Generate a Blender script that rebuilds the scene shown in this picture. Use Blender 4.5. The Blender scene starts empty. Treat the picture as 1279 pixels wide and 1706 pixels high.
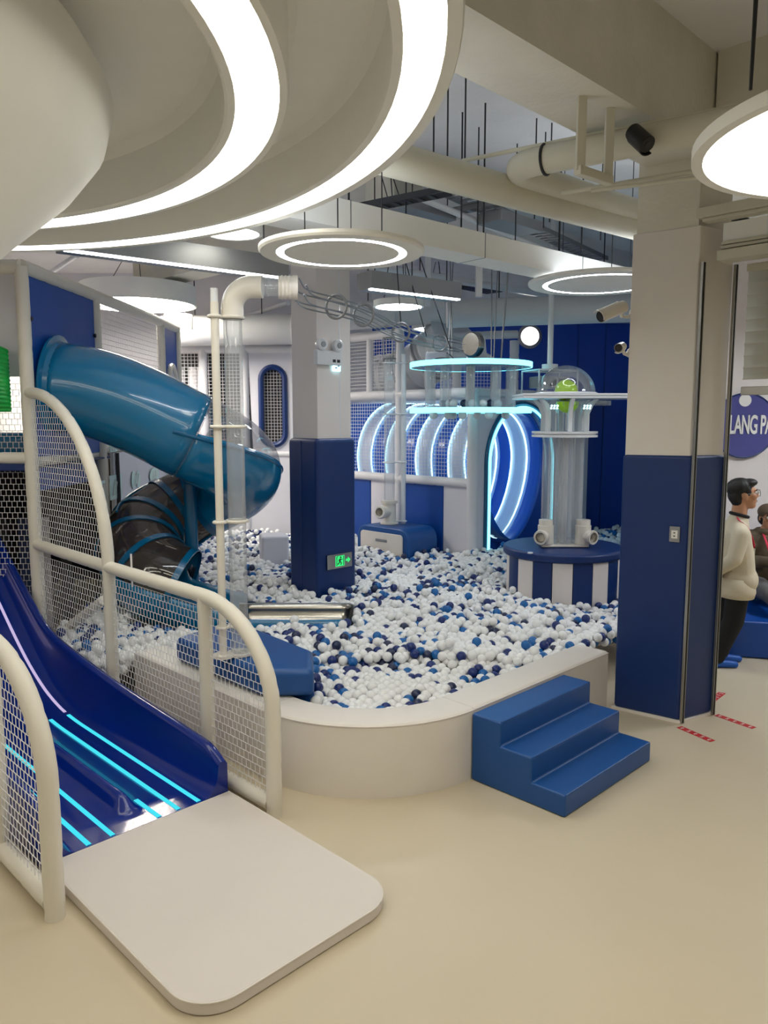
import bpy, bmesh, math, random
import numpy as np
from mathutils import Vector, Matrix
from mathutils.bvhtree import BVHTree

random.seed(7); RNG = np.random.default_rng(7)
SC = bpy.context.scene; COL = SC.collection
PI = math.pi

# ------------------------------------------------------------------ camera
CAM_H = 2.25; FOC = 1280.0; PITCH = math.atan(153/FOC)
cam = bpy.data.cameras.new('camera'); camo = bpy.data.objects.new('camera', cam); COL.objects.link(camo)
cam.sensor_fit = 'VERTICAL'; cam.sensor_height = 36.0; cam.lens = FOC/1706*36.0
cam.clip_start = 0.05; cam.clip_end = 100
camo.location = (0, 0, CAM_H); camo.rotation_euler = (PI/2-PITCH, 0, 0)
SC.camera = camo

# ------------------------------------------------------------------ world and exposure
w = bpy.data.worlds.new('world'); SC.world = w; w.use_nodes = True
w.node_tree.nodes['Background'].inputs[0].default_value = (0.75, 0.82, 0.95, 1)
w.node_tree.nodes['Background'].inputs[1].default_value = 0.15
SC.view_settings.view_transform = 'Standard'; SC.view_settings.look = 'None'
SC.view_settings.gamma = 1; SC.view_settings.use_curve_mapping = False
SC.view_settings.exposure = -0.19
cy = SC.cycles
cy.max_bounces = 10; cy.diffuse_bounces = 5; cy.glossy_bounces = 4; cy.transmission_bounces = 6
cy.transparent_max_bounces = 32; cy.caustics_reflective = False; cy.caustics_refractive = False
cy.sample_clamp_indirect = 6.0; cy.use_denoising = True
try: cy.use_light_tree = True
except Exception: pass
# lamp strengths (every lamp of the room reads its strength here)
L_RING = 10.0; L_DISC = 11.0; L_FAR = 34.0; L_LINE = 26.0; L_CYAN = 3.6
WARM = (1.0, 0.96, 0.81); COOL = (0.90, 0.95, 1.0); CYAN = (0.20, 0.82, 0.93)

# ------------------------------------------------------------------ pixel helpers (frame 1279 x 1706)
_c, _s = math.cos(PITCH), math.sin(PITCH)
def ray(x, y):
    u = (x-639.5)/FOC; v = -(y-853)/FOC
    return (u, _c+v*_s, -_s+v*_c)
def PZ(x, y, z):
    d = ray(x, y); t = (z-CAM_H)/d[2]; return Vector((d[0]*t, d[1]*t, z))
def PY(x, y, Y):
    d = ray(x, y); t = Y/d[1]; return Vector((d[0]*t, Y, CAM_H+d[2]*t))
def PX(x, y, X):
    d = ray(x, y); t = X/d[0]; return Vector((X, d[1]*t, CAM_H+d[2]*t))
def proj(P):
    Z = P[2]-CAM_H; fw = P[1]*_c-Z*_s; up = P[1]*_s+Z*_c
    return 639.5+FOC*P[0]/fw, 853-FOC*up/fw
A2 = Vector((math.sqrt(.5), math.sqrt(.5), 0)); B2 = Vector((-math.sqrt(.5), math.sqrt(.5), 0)); UP = Vector((0, 0, 1))

# ------------------------------------------------------------------ materials
def lin(c):
    f = lambda x: x/12.92 if x <= .04045 else ((x+.055)/1.055)**2.4
    return tuple(f(x/255) for x in c)+(1,)
MATS = {}
def mat(name, rgb, rough=.5, metal=0, coat=0, var=.06, scale=6, bump=0, bscale=120, spec=.5, sheen=0, alpha=1):
    m = bpy.data.materials.new(name); m.use_nodes = True; nt = m.node_tree; b = nt.nodes['Principled BSDF']
    col = lin(rgb)
    tc = nt.nodes.new('ShaderNodeTexCoord')
    if var:
        n = nt.nodes.new('ShaderNodeTexNoise'); n.inputs['Scale'].default_value = scale; n.inputs['Detail'].default_value = 4
        nt.links.new(tc.outputs['Object'], n.inputs['Vector'])
        r = nt.nodes.new('ShaderNodeMix'); r.data_type = 'RGBA'
        r.inputs[6].default_value = tuple(x*(1-var) for x in col[:3])+(1,)
        r.inputs[7].default_value = tuple(min(1, x*(1+var)) for x in col[:3])+(1,)
        nt.links.new(n.outputs['Fac'], r.inputs[0]); nt.links.new(r.outputs[2], b.inputs['Base Color'])
    else: b.inputs['Base Color'].default_value = col
    if bump:
        n2 = nt.nodes.new('ShaderNodeTexNoise'); n2.inputs['Scale'].default_value = bscale; n2.inputs['Detail'].default_value = 3
        nt.links.new(tc.outputs['Object'], n2.inputs['Vector'])
        bp = nt.nodes.new('ShaderNodeBump'); bp.inputs['Strength'].default_value = bump; bp.inputs['Distance'].default_value = .01
        nt.links.new(n2.outputs['Fac'], bp.inputs['Height']); nt.links.new(bp.outputs['Normal'], b.inputs['Normal'])
    b.inputs['Roughness'].default_value = rough; b.inputs['Metallic'].default_value = metal
    b.inputs['Coat Weight'].default_value = coat; b.inputs['Coat Roughness'].default_value = .05
    b.inputs['Specular IOR Level'].default_value = spec
    b.inputs['Alpha'].default_value = alpha
    MATS[name] = m; return m
def emit(name, rgb, strength):
    m = bpy.data.materials.new(name); m.use_nodes = True; nt = m.node_tree; nt.nodes.clear()
    o = nt.nodes.new('ShaderNodeOutputMaterial'); e = nt.nodes.new('ShaderNodeEmission')
    e.inputs[0].default_value = tuple(rgb[:3])+(1,); e.inputs[1].default_value = strength
    nt.links.new(e.outputs[0], o.inputs[0]); MATS[name] = m; return m
def clear(name, rgb=(255, 255, 255), tint=1.0, refl=1.0, rough=.03, body=0.0, bodycol=(255, 255, 255)):
    # thin clear plastic sheet: straight-through light plus a fresnel reflection and a little milky body
    m = bpy.data.materials.new(name); m.use_nodes = True; nt = m.node_tree; nt.nodes.clear()
    o = nt.nodes.new('ShaderNodeOutputMaterial'); t = nt.nodes.new('ShaderNodeBsdfTransparent')
    c = lin(rgb); t.inputs[0].default_value = tuple(x*tint for x in c[:3])+(1,)
    g = nt.nodes.new('ShaderNodeBsdfGlossy'); g.inputs['Roughness'].default_value = rough
    lw = nt.nodes.new('ShaderNodeLayerWeight'); lw.inputs['Blend'].default_value = .35
    mu = nt.nodes.new('ShaderNodeMath'); mu.operation = 'MULTIPLY_ADD'; mu.inputs[1].default_value = .55*refl; mu.inputs[2].default_value = .04*refl
    mu.use_clamp = True
    nt.links.new(lw.outputs['Fresnel'], mu.inputs[0])
    d = nt.nodes.new('ShaderNodeBsdfDiffuse'); d.inputs[0].default_value = lin(bodycol)
    m1 = nt.nodes.new('ShaderNodeMixShader'); m1.inputs[0].default_value = body
    nt.links.new(t.outputs[0], m1.inputs[1]); nt.links.new(d.outputs[0], m1.inputs[2])
    m2 = nt.nodes.new('ShaderNodeMixShader'); nt.links.new(mu.outputs[0], m2.inputs[0])
    nt.links.new(m1.outputs[0], m2.inputs[1]); nt.links.new(g.outputs[0], m2.inputs[2])
    nt.links.new(m2.outputs[0], o.inputs[0]); MATS[name] = m; return m

WHITE = mat('white_paint', (232, 230, 226), .55, bump=.03)
CEILM = mat('ceiling_paint', (236, 236, 238), .8, var=.08, scale=2.5, bump=.25, bscale=30)
CONC = mat('concrete_paint', (222, 218, 206), .85, var=.14, scale=3, bump=.35, bscale=25)
FLOORM = mat('floor_vinyl', (203, 190, 166), .38, var=.05, scale=1.2, bump=.03, bscale=220, spec=.4)
FOAM = mat('foam_sleeve', (226, 220, 208), .55, var=.04, bump=.12, bscale=35)
FOAMC = mat('foam_sleeve_cool', (226, 224, 228), .5, var=.04, bump=.1, bscale=35)
PADW = mat('white_leatherette', (226, 219, 212), .5, var=.03, bump=.06, bscale=260)
PADWL = mat('white_leatherette_matt', (232, 224, 220), .5, var=.02, bump=.04, bscale=260)
MATW = mat('mat_leatherette', (218, 210, 205), .5, var=.02, bump=.04, bscale=260)
NAVY = mat('navy_leatherette', (6, 44, 104), .42, var=.06, bump=.06, bscale=260)
STEPB = mat('blue_leatherette', (10, 74, 142), .42, var=.05, bump=.06, bscale=260)
ROYAL = mat('royal_blue_panel', (4, 70, 158), .4, var=.05)
WALLB = mat('blue_wall_panel', (20, 76, 186), .3, var=.08, scale=.8)
LILAC = mat('lilac_white_panel', (222, 220, 228), .5, var=.03)
TEAL = mat('teal_plastic', (0, 112, 160), .22, var=.05, scale=2, coat=.6)
TEALD = mat('teal_plastic_rib', (0, 92, 136), .25, var=.05, coat=.4)
SLIDE = mat('dark_blue_gloss', (3, 38, 132), .2, var=.1, scale=2, coat=.45, spec=.4)
PVC = mat('white_pvc', (228, 222, 212), .3, var=.03, coat=.2)
PVCC = mat('white_pvc_cool', (226, 228, 232), .3, var=.03, coat=.2)
PIPEM = mat('cream_painted_pipe', (214, 210, 192), .55, var=.06, scale=4, bump=.1, bscale=18)
DUCTM = mat('white_duct', (222, 221, 222), .5, var=.05, bump=.1, bscale=12)
STEEL = mat('stainless_steel', (180, 176, 168), .22, metal=1, var=.06)
GALV = mat('galvanised_steel', (150, 152, 156), .45, metal=.7, var=.1)
DARKM = mat('dark_metal', (52, 52, 56), .5, metal=.4, var=.1)
BLACK = mat('black_plastic', (16, 16, 18), .4, var=.1)
RAILM = mat('black_rail_channel', (24, 22, 20), .5, var=.1)
ALUM = mat('aluminium_edge', (170, 168, 162), .35, metal=.8, var=.05)
NETM = mat('white_net_cord', (232, 230, 232), .7, var=.05)
LAMPW = mat('lamp_body_white', (242, 242, 238), .55, var=.03)
SHUT = mat('shutter_slat', (206, 202, 186), .55, var=.05)
BALLW = mat('ball_white', (240, 240, 240), .32, var=.02)
BALLN = mat('ball_navy', (18, 42, 108), .3, var=.05)
BALLD = mat('ball_dark', (34, 44, 78), .3, var=.05)
BALLB = mat('ball_blue', (16, 98, 168), .3, var=.05)
CLEAR = clear('clear_acrylic', (250, 252, 255), .97, refl=1.0, body=.03)
CLEART = clear('clear_tube', (252, 254, 255), .99, refl=.75, body=.19, bodycol=(240, 244, 252))
DOME = clear('clear_dome', (252, 252, 255), .98, refl=1.0, body=.05)
SMOKE = clear('smoked_acrylic', (170, 160, 152), .62, refl=1.1, rough=.06, body=.30, bodycol=(92, 80, 72))
GREENT = clear('green_acrylic', (20, 190, 90), .9, refl=1.0, body=.6, bodycol=(40, 205, 95))
E_RING = emit('lamp_ring_glow', WARM, L_RING)
E_DISC = emit('lamp_disc_glow', (1, .96, .88), L_DISC)
E_FAR = emit('far_lamp_glow', COOL, L_FAR)
E_LINE = emit('linear_lamp_glow', COOL, L_LINE)
E_CYAN = emit('cyan_led', CYAN, L_CYAN)
E_ICE = emit('ice_led', (.50, .90, 1.0), 3.2)
E_STRIP = emit('slide_strip_cyan', (.06, .72, .85), 1.25)
E_VIOLET = emit('slide_strip_violet', (.55, .25, 1.0), 1.2); E_WARMF = emit('tower_lamp_glow', (1, .93, .8), 44.0); E_SOFT = emit('soft_lamp_glow', COOL, 5.0); E_UP = emit('added_uplight_glow', COOL, 4.0); E_PINK = emit('slide_sheen_pale', (.75, .62, .95), .9)
E_GREEN = emit('exit_green', (.05, .85, .22), 1.2)

# ------------------------------------------------------------------ mesh builder
class MB:
    def __init__(s): s.v = []; s.f = []; s.m = []; s.flat = False
    def add(s, vs, fs, mi=0):
        o = len(s.v); s.v += [tuple(p) for p in vs]; s.f += [tuple(i+o for i in f) for f in fs]; s.m += [mi]*len(fs); return s
    def box(s, c, d, rot=0, mi=0, ax=None):
        hx, hy, hz = d[0]/2, d[1]/2, d[2]/2
        if ax is None: X = Vector((math.cos(rot), math.sin(rot), 0)); Y = Vector((-math.sin(rot), math.cos(rot), 0)); Z = UP
        else: X, Y, Z = [Vector(a).normalized() for a in ax]
        c = Vector(c)
        vs = [c+X*(i*hx)+Y*(j*hy)+Z*(k*hz) for k in (-1, 1) for j in (-1, 1) for i in (-1, 1)]
        return s.add(vs, [(0, 2, 3, 1), (4, 5, 7, 6), (0, 1, 5, 4), (2, 6, 7, 3), (0, 4, 6, 2), (1, 3, 7, 5)], mi)
    def prism(s, poly, z0, z1, mi=0):
        n = len(poly); area = sum(poly[i][0]*poly[(i+1) % n][1]-poly[(i+1) % n][0]*poly[i][1] for i in range(n))
        if area < 0: poly = poly[::-1]
        vs = [(p[0], p[1], z0) for p in poly]+[(p[0], p[1], z1) for p in poly]
        fs = [tuple(range(n))[::-1], tuple(range(n, 2*n))]+[(i, (i+1) % n, n+(i+1) % n, n+i) for i in range(n)]
        return s.add(vs, fs, mi)
    def extrude(s, prof, d, mi=0):
        # prof: closed list of 3D points, d: vector
        d = Vector(d); n = len(prof); prof = [Vector(p) for p in prof]
        nrm = Vector((0, 0, 0))
        for i in range(n): nrm += prof[i].cross(prof[(i+1) % n])
        if nrm.dot(d) > 0: prof = prof[::-1]
        vs = prof+[p+d for p in prof]
        fs = [tuple(range(n)), tuple(range(n, 2*n))[::-1]]+[(i, n+i, n+(i+1) % n, (i+1) % n) for i in range(n)]
        return s.add(vs, fs, mi)
    def tube(s, pts, r, n=12, closed=False, mi=0, caps=True):
        pts = [Vector(p) for p in pts]; N = len(pts); rs = r if isinstance(r, (list, tuple)) else [r]*N
        T = []
        for i in range(N):
            a = pts[(i-1) % N] if (closed or i > 0) else pts[i]; b = pts[(i+1) % N] if (closed or i < N-1) else pts[i]
            T.append((b-a).normalized())
        ref = Vector((0, 0, 1)) if abs(T[0].z) < .9 else Vector((1, 0, 0))
        U = (ref-T[0]*ref.dot(T[0])).normalized(); vs = []
        for i in range(N):
            U = (U-T[i]*U.dot(T[i])); U = U.normalized() if U.length > 1e-6 else Vector((1, 0, 0)); V = T[i].cross(U)
            for k in range(n):
                a = 2*PI*k/n; vs.append(pts[i]+(U*math.cos(a)+V*math.sin(a))*rs[i])
        fs = []
        for i in range(N if closed else N-1):
            j = (i+1) % N
            for k in range(n): fs.append((i*n+k, i*n+(k+1) % n, j*n+(k+1) % n, j*n+k))
        if caps and not closed: fs.append(tuple(range(n))[::-1]); fs.append(tuple((N-1)*n+k for k in range(n)))
        return s.add(vs, fs, mi)
    def lathe(s, prof, c, n=32, mi=0, a0=0, a1=2*PI, axis=None):
        full = abs(a1-a0-2*PI) < 1e-6; m = n if full else n+1; vs = []; c = Vector(c)
        if axis is None: X, Y, Z = Vector((1, 0, 0)), Vector((0, 1, 0)), UP
        else:
            Z = Vector(axis).normalized(); X = Z.orthogonal().normalized(); Y = Z.cross(X)
        for i in range(m):
            a = a0+(a1-a0)*i/n; d = X*math.cos(a)+Y*math.sin(a)
            for r, z in prof: vs.append(c+d*r+Z*z)
        k = len(prof); fs = []
        for i in range(n):
            j = (i+1) % m
            for q in range(k-1):
                f = [i*k+q, j*k+q, j*k+q+1, i*k+q+1]
                if prof[q][0] < 1e-7: f = [i*k+q, j*k+q+1, i*k+q+1]
                elif prof[q+1][0] < 1e-7: f = [i*k+q, j*k+q, i*k+q+1]
                fs.append(tuple(f))
        return s.add(vs, fs, mi)
    def disc(s, c, r, z0, z1, n=32, mi=0): return s.lathe([(0, z0), (r, z0), (r, z1), (0, z1)], c, n, mi)
    def ball(s, c, r, nu=16, nv=10, mi=0):
        rr = r if isinstance(r, (tuple, list)) else (r, r, r); c = Vector(c)
        vs = [c+Vector((0, 0, -rr[2]))]
        for j in range(1, nv):
            t = -PI/2+PI*j/nv
            for i in range(nu):
                a = 2*PI*i/nu; vs.append(c+Vector((rr[0]*math.cos(t)*math.cos(a), rr[1]*math.cos(t)*math.sin(a), rr[2]*math.sin(t))))
        vs.append(c+Vector((0, 0, rr[2]))); fs = []
        for i in range(nu): fs.append((0, 1+(i+1) % nu, 1+i))
        for j in range(nv-2):
            for i in range(nu): fs.append((1+j*nu+i, 1+j*nu+(i+1) % nu, 1+(j+1)*nu+(i+1) % nu, 1+(j+1)*nu+i))
        e = len(vs)-1; b = 1+(nv-2)*nu
        for i in range(nu): fs.append((b+i, b+(i+1) % nu, e))
        return s.add(vs, fs, mi)
    def torus(s, c, R, r, axis=(0, 0, 1), n=32, k=8, mi=0):
        Z = Vector(axis).normalized(); X = Z.orthogonal().normalized(); Y = Z.cross(X); c = Vector(c)
        return s.tube([c+X*R*math.cos(2*PI*i/n)+Y*R*math.sin(2*PI*i/n) for i in range(n)], r, k, closed=True, mi=mi)
    def capsule(s, a, b, ra, rb, n=12, mi=0):
        a = Vector(a); b = Vector(b); d = (b-a); L = d.length; pts = []; rs = []
        d = d/L if L > 1e-6 else UP
        for k in range(5):
            t = PI/2*k/4; pts.append(a-d*ra*math.cos(t)); rs.append(max(.0005, ra*math.sin(t)))
        for k in range(5):
            t = PI/2*(4-k)/4; pts.append(b+d*rb*math.cos(t)); rs.append(max(.0005, rb*math.sin(t)))
        return s.tube(pts, rs, n, mi=mi)
    def bars(s, segs, r, mi=0):
        for a, b in segs:
            a = Vector(a); b = Vector(b); d = (b-a).normalized(); u = d.orthogonal().normalized()*r; v = d.cross(u)
            s.add([a+u, a+v, a-u, a-v, b+u, b+v, b-u, b-v], [(0, 1, 5, 4), (1, 2, 6, 5), (2, 3, 7, 6), (3, 0, 4, 7)], mi)
        return s
    def strip(s, rows, closed=False, mi=0, closerow=False):
        # grid surface from rows of points
        m = len(rows[0]); vs = [p for r in rows for p in r]; fs = []
        for i in range(len(rows)-(0 if closerow else 1)):
            j = (i+1) % len(rows)
            for k in range(m if closed else m-1): fs.append((i*m+k, i*m+(k+1) % m, j*m+(k+1) % m, j*m+k))
        return s.add(vs, fs, mi)
    def build(s, name, mats, parent=None, smooth=None, bevel=0, seg=3, solid=0, loc=None, angle=40, subd=0):
        base = Vector(parent['_loc']) if parent is not None else Vector(loc if loc is not None else (0, 0, 0))
        me = bpy.data.meshes.new(name); me.from_pydata([tuple(Vector(p)-base) for p in s.v], [], s.f)
        if not isinstance(mats, (list, tuple)): mats = [mats]
        for m in mats: me.materials.append(m)
        if len(mats) > 1: me.polygons.foreach_set('material_index', s.m)
        bm = bmesh.new(); bm.from_mesh(me); bmesh.ops.recalc_face_normals(bm, faces=bm.faces); bm.to_mesh(me); bm.free()
        sm = smooth if smooth is not None else True
        if sm:
            me.polygons.foreach_set('use_smooth', [True]*len(me.polygons))
            me.set_sharp_from_angle(angle=math.radians(angle))
        o = bpy.data.objects.new(name, me); COL.objects.link(o)
        o['_loc'] = tuple(base)
        if parent is not None: o.parent = parent
        else: o.location = base
        if solid:
            md = o.modifiers.new('thickness', 'SOLIDIFY'); md.thickness = solid; md.offset = 0
        if bevel:
            md = o.modifiers.new('bevel', 'BEVEL'); md.width = bevel; md.segments = seg; md.limit_method = 'ANGLE'; md.angle_limit = math.radians(35); md.harden_normals = True
        if subd:
            md = o.modifiers.new('subd', 'SUBSURF'); md.levels = subd; md.render_levels = subd
        return o
def tag(o, label, cat, group=None, kind=None):
    o['label'] = label; o['category'] = cat
    if group: o['group'] = group
    if kind: o['kind'] = kind
    return o
def thing(name, loc, label, cat, group=None):
    o = bpy.data.objects.new(name, None); COL.objects.link(o); o.empty_display_size = .1
    o.location = Vector(loc); o['_loc'] = tuple(loc); return tag(o, label, cat, group)
def struct(o): o['kind'] = 'structure'; return o
def kids(o): return [c for c in bpy.data.objects if c.parent == o]
def copy_tree(o, parent=None):
    c = o.copy(); COL.objects.link(c)
    if parent is not None: c.parent = parent
    for ch in kids(o): copy_tree(ch, c)
    return c
def arc(c, r, a0, a1, n, U=Vector((1, 0, 0)), V=Vector((0, 0, 1))):
    c = Vector(c); return [c+U*(r*math.cos(a0+(a1-a0)*i/n))+V*(r*math.sin(a0+(a1-a0)*i/n)) for i in range(n+1)]
def net(mb, O, U, V, ulen, vlen, inside=None, cu=.045, cv=.05, r=.0022, brick=True, push=None):
    # knotted cord net on the plane O + u U + v V, cut to the region inside(u, v)
    O = Vector(O); U = Vector(U).normalized(); V = Vector(V).normalized()
    P = (lambda u, v: O+U*u+V*v) if push is None else push
    ins = inside or (lambda u, v: True)
    segs = []
    nv = int(vlen/cv); nu = int(ulen/cu)
    for j in range(nv+1):
        v = j*cv; st = None; last = None; N = max(2, int(ulen/.03))
        for i in range(N+1):
            u = ulen*i/N
            if ins(u, v):
                if st is None: st = u
                last = u
                if push is not None and u-st > .12: segs.append((P(st, v), P(u, v))); st = u
            else:
                if st is not None and last > st: segs.append((P(st, v), P(last, v)))
                st = None
        if st is not None and last > st: segs.append((P(st, v), P(last, v)))
    if brick:
        for j in range(nv):
            v0 = j*cv
            for i in range(nu+1):
                u = i*cu+(cu/2 if j % 2 else 0)
                if u <= ulen and ins(u, v0) and ins(u, v0+cv): segs.append((P(u, v0), P(u, v0+cv)))
    else:
        for i in range(nu+1):
            u = i*cu; st = None; last = None; N = max(2, int(vlen/.03))
            for j in range(N+1):
                v = vlen*j/N
                if ins(u, v):
                    if st is None: st = v
                    last = v
                    if push is not None and v-st > .12: segs.append((P(u, st), P(u, v))); st = v
                else:
                    if st is not None and last > st: segs.append((P(u, st), P(u, last)))
                    st = None
            if st is not None and last > st: segs.append((P(u, st), P(u, last)))
    mb.bars(segs, r); return mb
def foam(mb, pts, r, n=14, rib=0.35):
    # foam sleeve with the faint ring creases left by its tape
    pts = [Vector(p) for p in pts]; out = []; rs = []; acc = 0; nxt = .04
    for i in range(len(pts)-1):
        a, b = pts[i], pts[i+1]; L = (b-a).length; k = max(1, int(L/.035))
        for q in range(k):
            out.append(a.lerp(b, q/k)); acc += L/k
            if acc > nxt: rs.append(r*.94); nxt = acc+rib*(.6+.5*random.random())
            else: rs.append(r*(1+.012*random.uniform(-1, 1)))
    out.append(pts[-1]); rs.append(r)
    return mb.tube(out, rs, n)

# ================================================================== SETTING
def slab(name, c, d, m, **k): return struct(MB().box(c, d).build(name, m, loc=c, smooth=False, **k))
slab('floor', (.5, 6, -.05), (13.4, 17.4, .1), FLOORM)
slab('ceiling', (.5, 6, 4.75), (13.4, 17.4, .1), CEILM)
slab('wall_back', (3.45, 13.4, 2.35), (7.3, .2, 4.7), WALLB)
slab('wall_upper', (3.45, 13.27, 4.29), (7.3, .06, .82), CEILM)
slab('wall_rear', (-3.1, 13.4, 2.35), (5.8, .2, 4.7), LILAC)
slab('wall_left', (-6.1, 6, 2.35), (.2, 17, 4.7), WHITE)
slab('wall_right', (7.1, 6, 2.35), (.2, 17, 4.7), WHITE)
slab('wall_front', (.5, -2.6, 2.35), (13.4, .2, 4.7), WHITE)
slab('wall_side', (5.05, 8.75, 2.2), (3.9, .12, 4.4), PADWL)
mb = MB(); mb.extrude([(3.13, 8.82, 0), (3.25, 8.82, 0), (5.02, 13.3, 0), (4.9, 13.3, 0)], (0, 0, 4.4))
struct(mb.build('wall_partition', LILAC, smooth=False))
PW = Vector((2.22, 5.80, 0))                                   # the right pillar's middle
mb = MB(); mb.box(PW+A2*.3+UP*4.38, (10.4, .46, .64), rot=PI/4); struct(mb.build('trim_1', CONC, loc=PW, smooth=False))
mb = MB(); mb.box(PW-B2*2.55+UP*4.38, (.46, 4.6, .64), rot=PI/4); struct(mb.build('trim_2', CONC, loc=PW, smooth=False))
mb = MB(); mb.box(Vector((-1.6, 9.6, 4.43)), (.4, 5.2, .54), rot=PI/4); struct(mb.build('trim_3', CONC, smooth=False))
mb = MB(); mb.box(Vector((.9, 9.2, 4.5)), (12, .3, .4), rot=PI/4); struct(mb.build('trim_4', CEILM, smooth=False))

# ================================================================== LANDING MAT, SLIDE, FENCES
E0 = Vector((-.628, 4.17, 0)); L0 = Vector((-1.498, 3.259, 0))
def F(t, z, off=0, o=E0): return o+B2*t+A2*off+UP*z
def round_poly(P, rad, n=8):
    out = []
    for i, p in enumerate(P):
        r = rad[i]
        if r <= 0: out.append(p); continue
        a = (P[i-1]-p).normalized(); b = (P[(i+1) % len(P)]-p).normalized()
        ang = a.angle(b); d = r/math.tan(ang/2); c = p+(a+b).normalized()*(r/math.sin(ang/2))
        s = p+a*d-c; e = p+b*d-c
        a0 = math.atan2(s.y, s.x); a1 = math.atan2(e.y, e.x); da = (a1-a0+PI) % (2*PI)-PI
        for k in range(n+1): out.append(c+Vector((math.cos(a0+da*k/n), math.sin(a0+da*k/n), 0))*r)
    return out
mat_poly = round_poly([F(.328, 0, -1.16), F(.328, 0, -.085), F(-1.075, 0, -.085), F(-1.075, 0, -1.16)], [0, 0, .19, .19], 10)
mb = MB(); mb.prism([(p.x, p.y) for p in mat_poly], .002, .06)
o = tag(mb.build('landing_mat', MATW, bevel=.008, loc=F(-.4, 0, -.6)), 'thin white padded landing mat with two rounded corners at the foot of the blue slide', 'mat')
mb = MB(); mb.tube([p+UP*.056 for p in mat_poly], .0045, 6, closed=True); mb.build('edge_piping', PADW, o)

def interp(tab, t):
    for (a, x), (b, y) in zip(tab, tab[1:]):
        if t <= b:
            return x+(y-x)*(max(a, t)-a)/(b-a)
    return tab[-1][1]
ZB = [(.34, .058), (1.0, .06), (2.1, .065), (2.4, .10), (2.75, .22), (3.1, .42), (3.5, .70), (4.1, 1.12), (4.7, 1.56), (5.2, 1.84), (5.6, 1.9)]
ZW = [(.34, .30), (.5, .325), (1.71, .402), (2.31, .462), (2.9, .55), (3.3, .80), (3.87, 1.16), (4.7, 1.80), (5.2, 2.05), (5.6, 2.12)]
def zbed(t):
    return sum(interp(ZB, t+d) for d in (-.16, -.08, 0, .08, .16))/5
def slide_section(t):
    zb = zbed(t); hw = sum(interp(ZW, t+d) for d in (-.16, -.08, 0, .08, .16))/5-zb
    k = min(1, max(0, (t-.34)/.16)); hw *= (.78+.22*math.sin(k*PI/2)); x0, x1 = -.09, -1.16
    P = [(x0, .0 if t < 2.4 else zb-.12), (x0, zb+hw-.02), (x0-.012, zb+hw), (x0-.045, zb+hw), (x0-.06, zb+hw-.02)]
    for i in range(9):
        a = PI/2*i/8; P.append((x0-.062-.10*(1-math.cos(a)), zb+(hw-.03)*(1-math.sin(a))))
    def ridge(c, w, h):
        return [(c+w/2*(1-2*i/8), zb+h*math.sin(PI*i/8)**1.3) for i in range(9)]
    nose = min(1, max(0, (t-.50)/.10)); nose = math.sin(nose*PI/2)
    P += ridge(-.625, .15, .085*nose)
    for i in range(9):
        a = PI/2*(8-i)/8; P.append((x1+.062+.10*(1-math.cos(a)), zb+(hw-.03)*(1-math.sin(a))))
    P += [(x1+.06, zb+hw-.02), (x1+.045, zb+hw), (x1+.012, zb+hw), (x1, zb+hw-.02), (x1, .0 if t < 2.4 else zb-.12)]
    return [F(t, z, x) for x, z in P]
ts = [.335, .36, .39, .43, .48, .52, .56, .60]+[.7+.12*i for i in range(41)]
o = thing('wave_slide', F(1.5, 0, -.6), 'glossy dark blue two-lane slide with glowing strips between the net fences', 'slide')
mb = MB(); rows = [slide_section(t) for t in ts]; mb.strip(rows)
n = len(rows[0]); mb.f.append(tuple(range(n))); mb.m.append(0)
mb.build('slide_bed', SLIDE, o, angle=60)
for ax in (-.28, -.41, -.53, -.80, -.93, -1.03):  # strips drawn as emitters, cyan with the outermost violet
    mb = MB(); t0, t1 = .345, (2.15 if ax != -.53 else .62)
    rr = []
    for i in range(41):
        t = t0+(t1-t0)*i/40; z = zbed(t)+.004
        rr.append([F(t, z-.003, ax+.014), F(t, z, ax+.012), F(t, z, ax-.012), F(t, z-.003, ax-.014)])
    mb.strip(rr); mb.build('slide_glow_line', E_STRIP if ax > -1.0 else E_VIOLET, o)
    if ax == -.28:
        mb = MB(); mb.strip([[F(t, zbed(t)+.002, ax+.012), F(t, zbed(t)+.005, ax+.010), F(t, zbed(t)+.005, ax-.010), F(t, zbed(t)+.002, ax-.012)] for t in np.linspace(2.2, 3.9, 24)]); mb.build('slide_glow_line', E_PINK, o)  # pale line puts the slide's purple reflections into a glowing colour

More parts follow.
